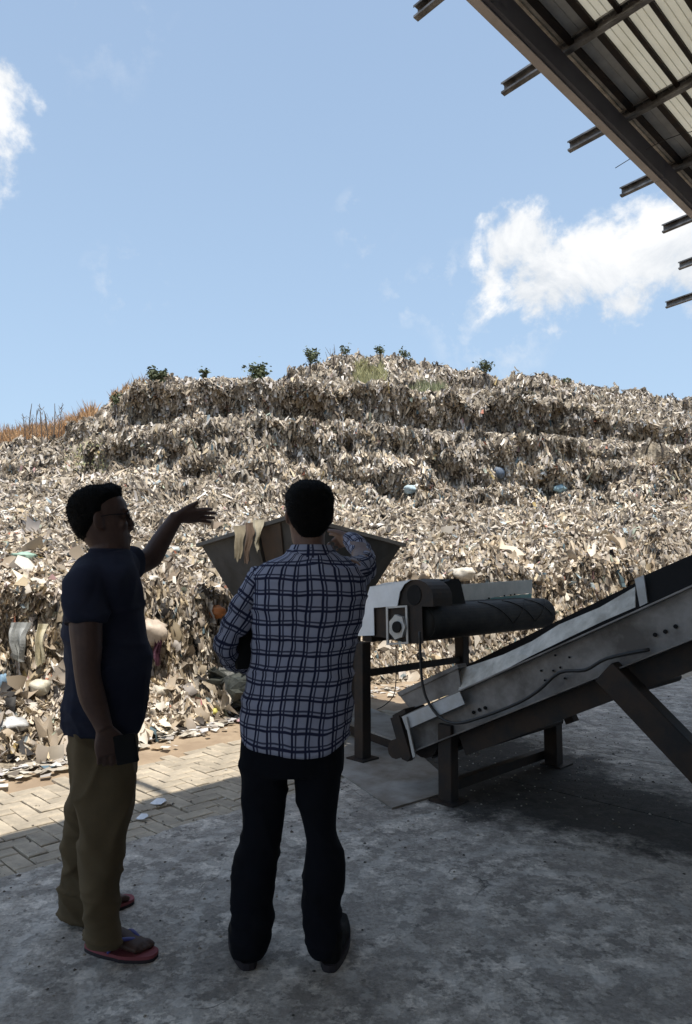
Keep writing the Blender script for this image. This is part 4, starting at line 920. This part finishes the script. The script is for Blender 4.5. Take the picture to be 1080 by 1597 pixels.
def hair_vf(c, fwd, k=1.0, up=(0, 0, 1), hl_front=.072, hl_side=.012, hl_back=-.062, thick=.014, quiff=.0, seed=0, square=2.15):
    f, s, u = frame(fwd, up); c = V(c); hs = np.linspace(-.09, .1185, 34); n = 48; v = []
    H = np.array(HEADR)
    for h in hs:
        fr_, bk, w_ = [np.interp(h, H[:, 0], H[:, i]) for i in (1, 2, 3)]
        top = max(0, (h - .07) / .05)
        for j in range(n):
            a = 2 * pi * j / n; ca, sa = cos(a), sin(a); e = 2 / square
            x = math.copysign(abs(ca) ** e, ca); y = math.copysign(abs(sa) ** e, sa)
            hl = hl_front * max(0, ca) ** .35 + hl_side * (1 - abs(ca)) if ca > 0 else hl_side + (hl_back - hl_side) * (-ca) ** .8
            if ca > 0: hl = max(hl, hl_side)
            t_ = min(1, max(0, (h - hl) / .035)); t_ = t_ * t_ * (3 - 2 * t_); off = -.008 + (.008 + thick) * t_
            off += .004 * mnoise.noise(V((ca * 6 + seed, sa * 6, h * 60))) * t_
            bx = (fr_ + bk) / 2; cx = (fr_ - bk) / 2
            q_ = max(0, ca) ** 4 * quiff * max(0, min(1, (h - .085) / .02))
            v.append(c + (f * (cx + (bx + off + q_) * x) + s * ((w_ + off) * y) + u * (h + thick * .9 * top + q_ * .6)) * k)
    m_ = len(hs); fs = [[k_ * n + j, k_ * n + (j + 1) % n, (k_ + 1) * n + (j + 1) % n, (k_ + 1) * n + j] for k_ in range(m_ - 1) for j in range(n)]
    fs.append(list(range(n))[::-1]); fs.append([(m_ - 1) * n + j for j in range(n)])
    return v, fs
def strands(vf, n, ln, seed, f, zmin, c):
    r = random.Random(seed); vs_, fs = list(vf[0]), [list(q_) for q_ in vf[1]]; nv = len(vf[0]); c = V(c)
    ok = [i for i, p in enumerate(vf[0]) if (p - c).z > zmin or (p - c).dot(V(f)) < -.05]
    for k in range(n):
        p = vf[0][r.choice(ok)]; p = V(p); out = (p - c).normalized(); d = (out * .75 + V((r.gauss(0, .5), r.gauss(0, .5), r.gauss(-.1, .5)))).normalized(); s_ = d.cross(V((r.gauss(0, 1), r.gauss(0, 1), r.gauss(0, 1)))).normalized() * .0011
        k0 = len(vs_); vs_ += [p - out * .003 - s_, p - out * .003 + s_, p + d * ln * r.uniform(.4, 1)]; fs.append([k0, k0 + 1, k0 + 2])
    return vs_, fs
def hand(wrist, fdir, thumbdir, k=1.0, curl=(.3, .35, .4, .45), spread=.10, point=None, thumb_out=.7):
    """five-fingered hand; fdir along the fingers, thumbdir across towards the thumb"""
    f = V(fdir).normalized(); t = V(thumbdir); t = (t - f * t.dot(f)).normalized(); n_ = f.cross(t).normalized()   # n_: palm normal, fingers curl to -n_... sign by caller
    w_ = V(wrist); P_ = []
    P_.append(loft([(w_ - f * .02 * k, t * .026 * k, n_ * .019 * k), (w_ + f * .015 * k, t * .030 * k, n_ * .018 * k), (w_ + f * .055 * k, t * .041 * k, n_ * .016 * k), (w_ + f * .092 * k, t * .040 * k, n_ * .012 * k)], 16, 3, 2.4)[:2])
    offs = (.030, .010, -.011, -.030); lens = (.070, .078, .072, .056); rad = (.0092, .0095, .009, .008)
    for i in range(4):
        c_ = curl[i]; base = w_ + (f * .085 + t * offs[i]) * k; d0 = (f + t * (offs[i] / .03) * spread).normalized(); pts = [base - d0 * .02 * k, base]; ang = c_ * .7; p = base
        for seg in (.45, .31, .24):
            dd_ = (d0 * cos(ang) - n_ * sin(ang)).normalized(); p = p + dd_ * lens[i] * seg * k; pts.append(p); ang += c_
        P_.append(tube(pts, [rad[i] * k, rad[i] * k * 1.05, rad[i] * k, rad[i] * .9 * k, rad[i] * .75 * k], 10, 2, ref=n_))
    b_ = w_ + (f * .022 + t * .026) * k; td = (f * (1 - thumb_out * .55) + t * thumb_out - n_ * .25).normalized(); td2 = (td + f * .45 - n_ * .2).normalized()
    P_.append(tube([b_ - td * .015 * k, b_ + td * .025 * k, b_ + td * .045 * k + td2 * .012 * k, b_ + td * .045 * k + td2 * .038 * k], [.014 * k, .0135 * k, .011 * k, .0085 * k], 10, 2, ref=n_))
    return P_
def foot_parts(heel, toe, k=1.0, up=0.022, ank=1.0):
    h_, t_ = V(heel), V(toe); d = (t_ - h_).normalized(); s = V((-d.y, d.x, 0)); L_ = (t_ - h_).length; z = V((0, 0, 1))
    P_ = [loft([(h_ + d * .012 * k + z * (up + .03), s * .020, z * .022), (h_ + d * .05 + z * (up + .042), s * .032, z * .040), (h_ + d * L_ * .40 + z * (up + .036), s * .036, z * .034), (h_ + d * L_ * .62 + z * (up + .024), s * .043, z * .022), (h_ + d * L_ * .76 + z * (up + .015), s * .042, z * .014)], 16, 3)[:2]]
    P_.append(tube([h_ + d * .05 + z * (up + .03), h_ + d * .055 + z * (up + .09), h_ + d * .05 + z * (up + .17)], [.034 * ank, .033 * ank, .036 * ank], 14, 3, ref=d))
    return P_, d, s, L_
def to_plane(v):  return [tuple(p) for p in v]

# ---- man in navy T-shirt, khaki trousers and flip-flops
nk = G(140, 1480); tk = G(247, 1497); fk = G(106, 1432); ftk = G(207, 1407)
m1 = thing('person', V(((nk.x + fk.x) / 2 + .08, (nk.y + fk.y) / 2, 0)), 'man in navy T-shirt and khaki trousers seen in profile, raising an open hand', 'person')
Y1 = 2.66; FW = V((.955, .295, 0)).normalized(); RT = V((FW.y, -FW.x, 0))           # RT: his right, towards the camera
hcn = at(159, 813, 2.68)
hp, HL = head_parts(hcn, (FW.x, FW.y, .10), 1.06)
def ringpx(x0, x1, py, Y, hw, f=FW, s=RT, tilt=0):
    c = at((x0 + x1) / 2, py, Y); h = (x1 - x0) / 2 / F * Y; return (c, f * h + V((0, 0, tilt)), s * hw)
neck = loft([ringpx(144, 198, 838, 2.68, .055), ringpx(142, 197, 855, 2.68, .058), ringpx(135, 202, 872, 2.67, .075), ringpx(118, 206, 900, 2.66, .12)], 20, 3)[:2]
core = loft([ringpx(118, 206, 900, Y1, .14), ringpx(108, 215, 960, Y1, .15), ringpx(112, 226, 1030, Y1, .15), ringpx(108, 215, 1110, Y1, .15), ringpx(112, 205, 1160, Y1, .15), ringpx(118, 200, 1190, Y1, .14)], 20, 3)[:2]
# near (right) arm hanging, far (left) arm raised
na = [at(137, 912, 2.50), at(134, 965, 2.46), at(136, 1015, 2.45), at(137, 1052, 2.45), at(145, 1088, 2.46), at(158, 1122, 2.47), at(163, 1136, 2.47)]
narm = tube(na, [.050, .056, .050, .043, .044, .033, .029], 16, 3, ref=FW)
nh = hand(at(163, 1134, 2.47), (.16, .05, -1), (.9, .5, 0), 1.02, (.45, .5, .55, .6), .02, thumb_out=.55)
fa = [at(180, 890, 2.84), at(200, 884, 2.93), at(222, 876, 2.99), at(237, 868, 3.01), at(250, 846, 3.02), at(268, 818, 3.03), at(276, 806, 3.03)]
farm = tube(fa, [.056, .054, .050, .048, .043, .034, .030], 16, 3, ref=(0, 1, 0))
fh = hand(at(275, 807, 3.03), (.97, .12, .10), (-.05, -.8, .60), 1.06, (-.14, -.10, -.08, -.12), .20, thumb_out=.35)
fp1, d1, s1, L1 = foot_parts(nk + (tk - nk).normalized() * .012, tk); fp2, d2, s2_, L2 = foot_parts(fk, ftk)
toes = []
for (h0, d_, L_) in ((nk, d1, L1), (fk, d2, L2)):
    rt = V((d_.y, -d_.x, 0))                                                # right of travel
    flip = -1 if h0 is nk else 1                                           # big toe on the inner side
    for i, (o_, l_, r_) in enumerate(((.030, .93, .013), (.012, .915, .0085), (-.003, .89, .0082), (-.018, .86, .008), (-.031, .82, .0078))):
        c_ = h0 + rt * o_ * flip; toes.append(tube([c_ + d_ * L_ * .66 + V((0, 0, .036)), c_ + d_ * L_ * (l_ - .1) + V((0, 0, .036 + .003)), c_ + d_ * L_ * (l_ - .02) + V((0, 0, .029))], [r_, r_ * 1.05, r_ * .85], 8, 2))
shin1 = tube([at(163, 1200, 2.62), at(157, 1330, 2.61), nk + d1 * .055 + V((0, 0, .12))], [.060, .044, .033], 14, 3); shin2 = tube([at(150, 1200, 2.75), at(136, 1330, 2.85), fk + d2 * .055 + V((0, 0, .12))], [.060, .044, .033], 14, 3)
bv_, bf_ = remesh(hp + [neck, core, narm, farm] + nh + fh + fp1 + fp2 + toes + [shin1, shin2], .0048, 3, .5)
mk('body', (bv_, bf_), M['skin1'], m1, True)
mk('hair', strands(hair_vf(hcn, (FW.x, FW.y, .10), 1.06, hl_front=.070, hl_side=.008, hl_back=-.080, thick=.013, quiff=.014, seed=3), 5000, .010, 1, FW, .065, hcn), M['hair'], m1, True)
gl = mk('glasses', join(*[prism([HL(.094 + .008 * 0, q * (.030 + .021 * cos(t)), .012 + .015 * sin(t)) for t in np.linspace(0, 2 * pi, 13)[:-1]], (HL(1, 0, 0) - HL(0, 0, 0)) * .004) for q in (-1, 1)] + [tube([HL(.097, -.012, .014), HL(.103, 0, .018), HL(.097, .012, .014)], .0015, 5, 2)] + [tube([HL(.094, q * .052, .016), HL(.03, q * .076, .016), HL(-.005, q * .083, .010)], .0018, 5, 2) for q in (-1, 1)]), M['glass'], m1)
# T-shirt
ts = loft([ringpx(101, 214, 1136, Y1, .165), ringpx(100, 217, 1115, Y1, .168), ringpx(103, 225, 1080, Y1, .170), ringpx(107, 230, 1040, Y1, .170), ringpx(108, 227, 1000, Y1, .17), ringpx(106, 220, 955, Y1, .175),
           ringpx(106, 217, 920, Y1, .19), ringpx(114, 211, 893, Y1, .172), ringpx(126, 206, 876, Y1 + .005, .125), ringpx(136, 203, 866, Y1 + .01, .082), ringpx(140, 200, 860, Y1 + .015, .064)], 32, 5, 2.2)[:2]
sl1 = tube([at(150, 896, 2.60), at(138, 912, 2.52), at(134, 940, 2.475), at(134, 973, 2.455)], [.070, .080, .077, .074], 20, 4, ref=FW)
sl2 = tube([at(176, 892, 2.76), at(186, 886, 2.86), at(197, 882, 2.92), at(210, 878, 2.97)], [.080, .077, .072, .068], 20, 4, ref=(0, 1, 0))
tv_, tf_ = remesh([ts, sl1, sl2], .0075, 5, .6); tv_ = wrinkle(tv_, .017, 5, (1, 1, .8), 4)
fold(mk('t_shirt', (tv_, tf_), M['tshirt'], m1, True), .010, [((4, 4, 5), .7, 3, 2.0, 1, None), ((3, 3, 9), -.6, 8, 3, .8, None), ((9, 9, 3), .2, 12, 3, .5, (1.0, 1.25))])
mk('collar', loft([ringpx(139, 201, 862, Y1 + .012, .066), ringpx(141, 199, 856, Y1 + .016, .062)], 28, 2)[:2], M['tshirt'], m1, True)
# trousers
def lr(x0, x1, py, Y, hw): return ringpx(x0, x1, py, Y, hw)
hips = loft([lr(107, 210, 1112, Y1, .140), lr(108, 210, 1150, Y1, .145), lr(113, 208, 1185, Y1, .140), lr(120, 205, 1212, Y1 + .0, .12)], 24, 4, 2.2)[:2]
nl = loft([lr(118, 208, 1175, 2.61, .080), lr(124, 205, 1233, 2.60, .078), lr(129, 197, 1280, 2.60, .072), lr(129, 190, 1308, 2.60, .068), lr(129, 183, 1350, 2.60, .062), lr(130, 181, 1392, 2.61, .060), lr(131, 182, 1433, 2.62, .062), lr(132, 186, 1458, 2.63, .064), lr(135, 184, 1474, 2.64, .062)], 24, 5, 2.2)[:2]
fl = loft([lr(116, 200, 1175, 2.74, .078), lr(115, 194, 1225, 2.77, .075), lr(109, 185, 1275, 2.81, .070), lr(102, 178, 1322, 2.85, .068), lr(98, 172, 1378, 2.90, .062), lr(98, 170, 1412, 2.92, .062), lr(100, 164, 1430, 2.93, .060)], 24, 5, 2.2)[:2]
kv, kf = remesh([hips, nl, fl], .0075, 5, .6); kv = wrinkle(kv, .020, 5.5, (1, 1, .55), 11)
fold(mk('trousers', (kv, kf), M['khaki'], m1, True), .013, [((5, 5, 3.2), .8, 13, 2.5, 1, None), ((6, 6, 2.2), -.5, 17, 3, .8, None), ((3, 3, 14), .4, 19, 2.5, .9, (.12, .45))])
for (h0, d_, L_, nm) in ((nk, d1, L1, 0), (fk, d2, L2, 1)):
    rt = V((d_.y, -d_.x, 0)); flip = -1 if nm == 0 else 1
    outl = []
    for t in np.linspace(0, 2 * pi, 33)[:-1]:
        u = (1 - cos(t)) / 2; wdt = .036 + .016 * math.sin(pi * min(1, u * .9)) + (.006 if u > .5 else 0); wdt *= abs(sin(t)) ** .55
        outl.append(h0 + d_ * (u * (L_ + .02) - .015) + rt * wdt * (1 if sin(t) > 0 else -1))
    ff_ = mk('flip_flop', prism([V((p.x, p.y, .001)) for p in outl], (0, 0, .012)), M['sole_black'], m1)
    mk('footbed', prism([V((p.x, p.y, .013)) for p in outl], (0, 0, .011)), M['sole_pink'], ff_)
    tp = h0 + d_ * L_ * .76 + rt * .020 * flip + V((0, 0, .030))
    for q in (-1, 1):
        mk('strap', tube([tp, tp + d_ * -.01 + V((0, 0, .020)), h0 + d_ * L_ * .62 + rt * (q * .024) + V((0, 0, .068)), h0 + d_ * L_ * .50 + rt * q * .042 + V((0, 0, .062)), h0 + d_ * L_ * .40 + rt * q * .046 + V((0, 0, .024))], [.007, .008, .010, .010, .009], 8, 4, flat=.6), M['strap'], ff_, True)
ph = box(at(197, 1168, 2.49), V((.16, .1, -1)).normalized() * .05, V((.9, .35, .1)).normalized() * .036, V((.0, 1, .1)).normalized() * .006, .003)
o = mk('phone', ph, M['black'], None, origin=at(197, 1168, 2.49)); tagp(o, 'black phone held flat against the thigh in the hanging hand', 'phone')

# ---- man in plaid shirt, seen from behind
lk = G(388, 1512); lt = G(372, 1447); rk = G(514, 1515); rt_ = G(532, 1444)
m2 = thing('person', V(((lk.x + rk.x) / 2, 2.66, 0)), 'man in blue and white plaid shirt and dark trousers seen from behind, pointing ahead', 'person')
Y2 = 2.68; XA, YA = V((1, 0, 0)), V((0, 1, 0))
def rb(x0, x1, py, Y, hd, dz=0): c = at((x0 + x1) / 2, py, Y); return (c, XA * ((x1 - x0) / 2 / F * Y), YA * hd)
hc2 = at(482, 804, 2.70); F2 = (-.22, 1, .02)
hp2, HL2 = head_parts(hc2, F2, 1.04)
neck2 = loft([rb(457, 507, 832, 2.69, .050), rb(458, 508, 856, 2.69, .050), rb(452, 516, 880, 2.685, .055), rb(425, 540, 908, 2.68, .075)], 20, 3)[:2]
core2 = loft([rb(415, 550, 908, Y2, .085), rb(412, 545, 980, Y2, .10), rb(402, 535, 1080, Y2, .10), rb(394, 525, 1170, Y2, .10), rb(390, 525, 1200, Y2, .1)], 20, 3)[:2]
la = [at(410, 905, 2.68), at(385, 945, 2.67), at(362, 980, 2.66), at(352, 1006, 2.69), at(362, 1026, 2.80), at(384, 1036, 2.95), at(392, 1036, 3.0)]
larm = tube(la, [.042, .036, .034, .034, .033, .031, .028], 14, 3, ref=YA)
lh = hand(at(391, 1036, 2.99), (.6, .8, 0), (-.2, .1, .95), 1.0, (.6, .65, .7, .75), .02)
ra = [at(545, 895, 2.68), at(558, 888, 2.76), at(566, 874, 2.86), at(562, 858, 2.94), at(552, 846, 3.02), at(543, 840, 3.08)]
rarm = tube(ra, [.058, .052, .045, .040, .032, .029], 14, 3, ref=(0, 0, 1))
rh = hand(at(544, 841, 3.07), (-.42, .9, .03), (-.55, -.2, .8), 1.0, (.05, .95, 1.0, 1.05), .03, thumb_out=.5)
legs2 = [tube([at(415, 1180, 2.66), at(405, 1310, 2.66), lk + (lt - lk).normalized() * .065 + V((0, 0, .10))], [.070, .048, .030], 14, 3), tube([at(498, 1180, 2.66), at(500, 1310, 2.66), rk + (rt_ - rk).normalized() * .065 + V((0, 0, .10))], [.070, .048, .030], 14, 3)]
f3, *_ = foot_parts(lk + (lt - lk).normalized() * .015, lt, up=.018, ank=.7); f4, *_ = foot_parts(rk + (rt_ - rk).normalized() * .015, rt_, up=.018, ank=.7)
bv_, bf_ = remesh(hp2 + [neck2, core2, larm, rarm] + lh + rh + legs2 + f3 + f4, .0048, 3, .5)
mk('body', (bv_, bf_), M['skin2'], m2, True)
mk('hair', strands(hair_vf(hc2, F2, 1.04, hl_front=.07, hl_side=-.005, hl_back=-.105, thick=.012, quiff=.01, seed=9, square=2.35), 5000, .008, 2, V(F2).normalized(), .05, hc2), M['hair'], m2, True)
# shirt: torso and sleeves with their own cloth coordinates
def shirt_piece(rings, circ, n=72, sub=14, sq=2.3, amp=.009, seed=1, hem=None, u0=0.0, skew=0.0):
    v, f, uv = loft(rings, n, sub, sq)
    v2 = wrinkle([tuple(p) for p in v], amp, 6.5, (1, 1, .8), seed)
    K_ = len(v) // n; out = []
    mid = v[(K_ // 2) * n:(K_ // 2 + 1) * n]; al = [0.0]
    for j in range(n): al.append(al[-1] + (mid[(j + 1) % n] - mid[j]).length)
    arcf = [x / al[-1] for x in al]
    for i, p in enumerate(v2):
        k_, j = divmod(i, n)
        if hem: p[2] += hem(j / n) * max(0, 1 - k_ / (sub * 1.6))
        out.append(V(p))
    uv = [(arcf[i % n] * circ + u0, uv[i][1]) for i in range(len(uv))]
    return out, f, uv
tr = [rb(377, 541, 1160, Y2 - .01, .135), rb(378, 542, 1125, Y2, .135), rb(383, 546, 1090, Y2, .128), rb(390, 551, 1045, Y2, .122), rb(396, 558, 1000, Y2, .124), rb(394, 568, 955, Y2, .128),
      rb(391, 573, 920, Y2, .125), rb(394, 568, 898, Y2, .112), rb(405, 556, 882, Y2 + .005, .092), rb(424, 543, 872, Y2 + .01, .078), rb(444, 528, 864, Y2 + .01, .068), rb(454, 520, 857, Y2 + .01, .062)]
hemf = lambda u: .026 * cos(4 * pi * u) + .010
t1 = shirt_piece(tr, 1.06, seed=2, hem=hemf, amp=.012)
sh_t = mk('shirt', (t1[0], t1[1], None), M['plaid'], m2, True)
me = sh_t.data; uvl = me.uv_layers.new(name='uv'); 
def setuv(me, n, circ, uvs, u0=0):
    uvl = me.uv_layers[0].data; li = np.zeros(len(me.loops), int); me.loops.foreach_get('vertex_index', li); A_ = np.array(uvs)
    out = np.zeros((len(li), 2))
    for p in me.polygons:
        ids = [me.loops[k].vertex_index for k in p.loop_indices]; us = [A_[i][0] for i in ids]; wrap = max(us) - min(us) > circ * .5
        for k, i in zip(p.loop_indices, ids):
            u = A_[i][0]; out[k] = (u + circ if (wrap and u - u0 < circ * .5) else u, A_[i][1])
    uvl.foreach_set('uv', out.ravel())
setuv(me, 72, 1.06, t1[2])
def armrings(pts, rad, ref, flat=1.0):
    out = []
    for i, p in enumerate(pts):
        t = (pts[min(i + 1, len(pts) - 1)] - pts[max(i - 1, 0)]).normalized(); s = t.cross(V(ref)).normalized(); u = s.cross(t); out.append((p, s * rad[i], u * rad[i] * flat))
    return out
fold(sh_t, .010, [((3.5, 3.5, 6), .9, 41, 3, 1, None), ((2.5, 2.5, 11), -.5, 43, 3, .9, None), ((8, 8, 2.4), .1, 47, 3, .5, (.85, 1.15))])
s1_ = shirt_piece(armrings([at(428, 900, 2.69), at(412, 908, 2.685), at(386, 943, 2.67), at(363, 978, 2.66), at(351, 1004, 2.68), at(360, 1024, 2.76), at(378, 1033, 2.88), at(388, 1035, 2.95)], [.055, .070, .060, .053, .051, .047, .042, .039], (0, 1, 0)), .40, 40, 10, 2.1, .012, 7, u0=.02)
s2s = shirt_piece(armrings([at(532, 905, 2.68), at(546, 897, 2.70), at(560, 890, 2.77), at(567, 875, 2.86), at(563, 860, 2.94), at(554, 848, 3.01), at(547, 843, 3.05)], [.060, .074, .066, .056, .050, .042, .039], (0, 0, 1)), .40, 40, 10, 2.1, .010, 8, u0=.01)
for nm, pc in (('sleeve', s1_), ('sleeve', s2s)):
    o = mk(nm, (pc[0], pc[1]), M['plaid'], sh_t, True); o.data.uv_layers.new(name='uv'); setuv(o.data, 40, .40, pc[2]); fold(o, .012, [((6, 6, 9), .8, 51, 3, 1, None), ((4, 4, 16), -.6, 53, 3, .8, None)])
col_ = loft([rb(444, 528, 872, Y2 + .004, .080), rb(448, 524, 863, Y2 + .008, .078), rb(452, 520, 855, Y2 + .012, .074), rb(455, 517, 850, Y2 + .014, .070), rb(458, 514, 852, Y2 + .016, .062)], 48, 4)
o = mk('collar', (col_[0], col_[1]), M['plaid'], sh_t, True); o.data.uv_layers.new(name='uv'); setuv(o.data, 48, .42, [(u * .42, w_) for u, w_ in col_[2]])
# trousers
def tb_(x0, x1, py, Y, hd): return rb(x0, x1, py, Y, hd)
hp_ = loft([tb_(382, 536, 1110, Y2, .118), tb_(378, 537, 1150, Y2, .128), tb_(375, 535, 1182, Y2, .128), tb_(376, 533, 1203, Y2, .118)], 24, 4, 2.3)[:2]
L_l = loft([tb_(377, 452, 1175, 2.67, .10), tb_(378, 447, 1238, 2.67, .09), tb_(380, 442, 1283, 2.67, .082), tb_(374, 437, 1315, 2.67, .078), tb_(365, 433, 1335, 2.67, .078), tb_(362, 429, 1372, 2.66, .075), tb_(364, 425, 1401, 2.66, .072), tb_(366, 424, 1431, 2.65, .070), tb_(362, 420, 1462, 2.64, .072), tb_(366, 412, 1484, 2.64, .066)], 24, 5, 2.2)[:2]
L_r = loft([tb_(458, 534, 1175, 2.67, .10), tb_(462, 528, 1238, 2.67, .09), tb_(473, 525, 1283, 2.67, .082), tb_(477, 528, 1313, 2.67, .078), tb_(475, 537, 1335, 2.67, .078), tb_(473, 538, 1372, 2.66, .075), tb_(471, 532, 1401, 2.66, .072), tb_(472, 530, 1431, 2.65, .070), tb_(478, 534, 1462, 2.64, .072), tb_(486, 532, 1484, 2.64, .066)], 24, 5, 2.2)[:2]
kv, kf = remesh([hp_, L_l, L_r], .0075, 4, .6); kv = wrinkle(kv, .010, 6, (1, 1, .7), 21)
fold(mk('trousers', (kv, kf), M['denim'], m2, True), .007, [((5, 5, 4), .8, 23, 2.5, 1, None), ((3, 3, 14), .4, 29, 2.5, .9, (.12, .6)), ((4, 4, 10), -.8, 31, 2.5, .8, (.95, .75))])
for (h0, t0_) in ((lk, lt), (rk, rt_)):
    d_ = (t0_ - h0); L_ = d_.length + .03; d_.normalize(); s_ = V((-d_.y, d_.x, 0)); z = V((0, 0, 1)); h0 = h0 - d_ * .005
    up_ = loft([(h0 + d_ * .004 + z * .045, s_ * .030, z * .028), (h0 + d_ * .03 + z * .058, s_ * .040, z * .048), (h0 + d_ * .10 + z * .062, s_ * .043, z * .052), (h0 + d_ * .17 + z * .046, s_ * .049, z * .036), (h0 + d_ * .24 + z * .034, s_ * .048, z * .024), (h0 + d_ * L_ + z * .028, s_ * .024, z * .014)], 20, 4, 2.3)[:2]
    col2_ = tube([h0 + d_ * .055 + z * .07, h0 + d_ * .06 + z * .115], [.040, .044], 16, 2, ref=d_)
    v_, f_ = remesh([up_, col2_], .006, 3, .5); sho = mk('shoe', (v_, f_), M['shoe'], m2, True)
    outl = []
    for t in np.linspace(0, 2 * pi, 29)[:-1]:
        u = (1 - cos(t)) / 2; wdt = (.038 + .014 * math.sin(pi * min(1, u))) * abs(sin(t)) ** .5
        outl.append(h0 + d_ * (u * (L_ + .012) - .008) + s_ * wdt * (1 if sin(t) > 0 else -1))
    mk('sole', prism([V((p.x, p.y, .001)) for p in outl], (0, 0, .024)), M['sole_black'], sho)
fo = box(at(396, 1000, 2.80), V((.03, .0, .125)), V((.035, .05, 0)), V((.006, -.004, 0)).normalized() * .014, .004)
fo = box(at(392, 996, 2.74), V((-.01, 0, .112)), V((.062, .03, 0)), V((-.30, .62, 0)).normalized() * .012, .004)  # thin black box in the gap between sleeve and torso
o = mk('oblong', fo, M['black'], None, origin=at(392, 996, 2.74)); tagp(o, 'black folder placed under the left arm of the man in plaid', 'oblong')
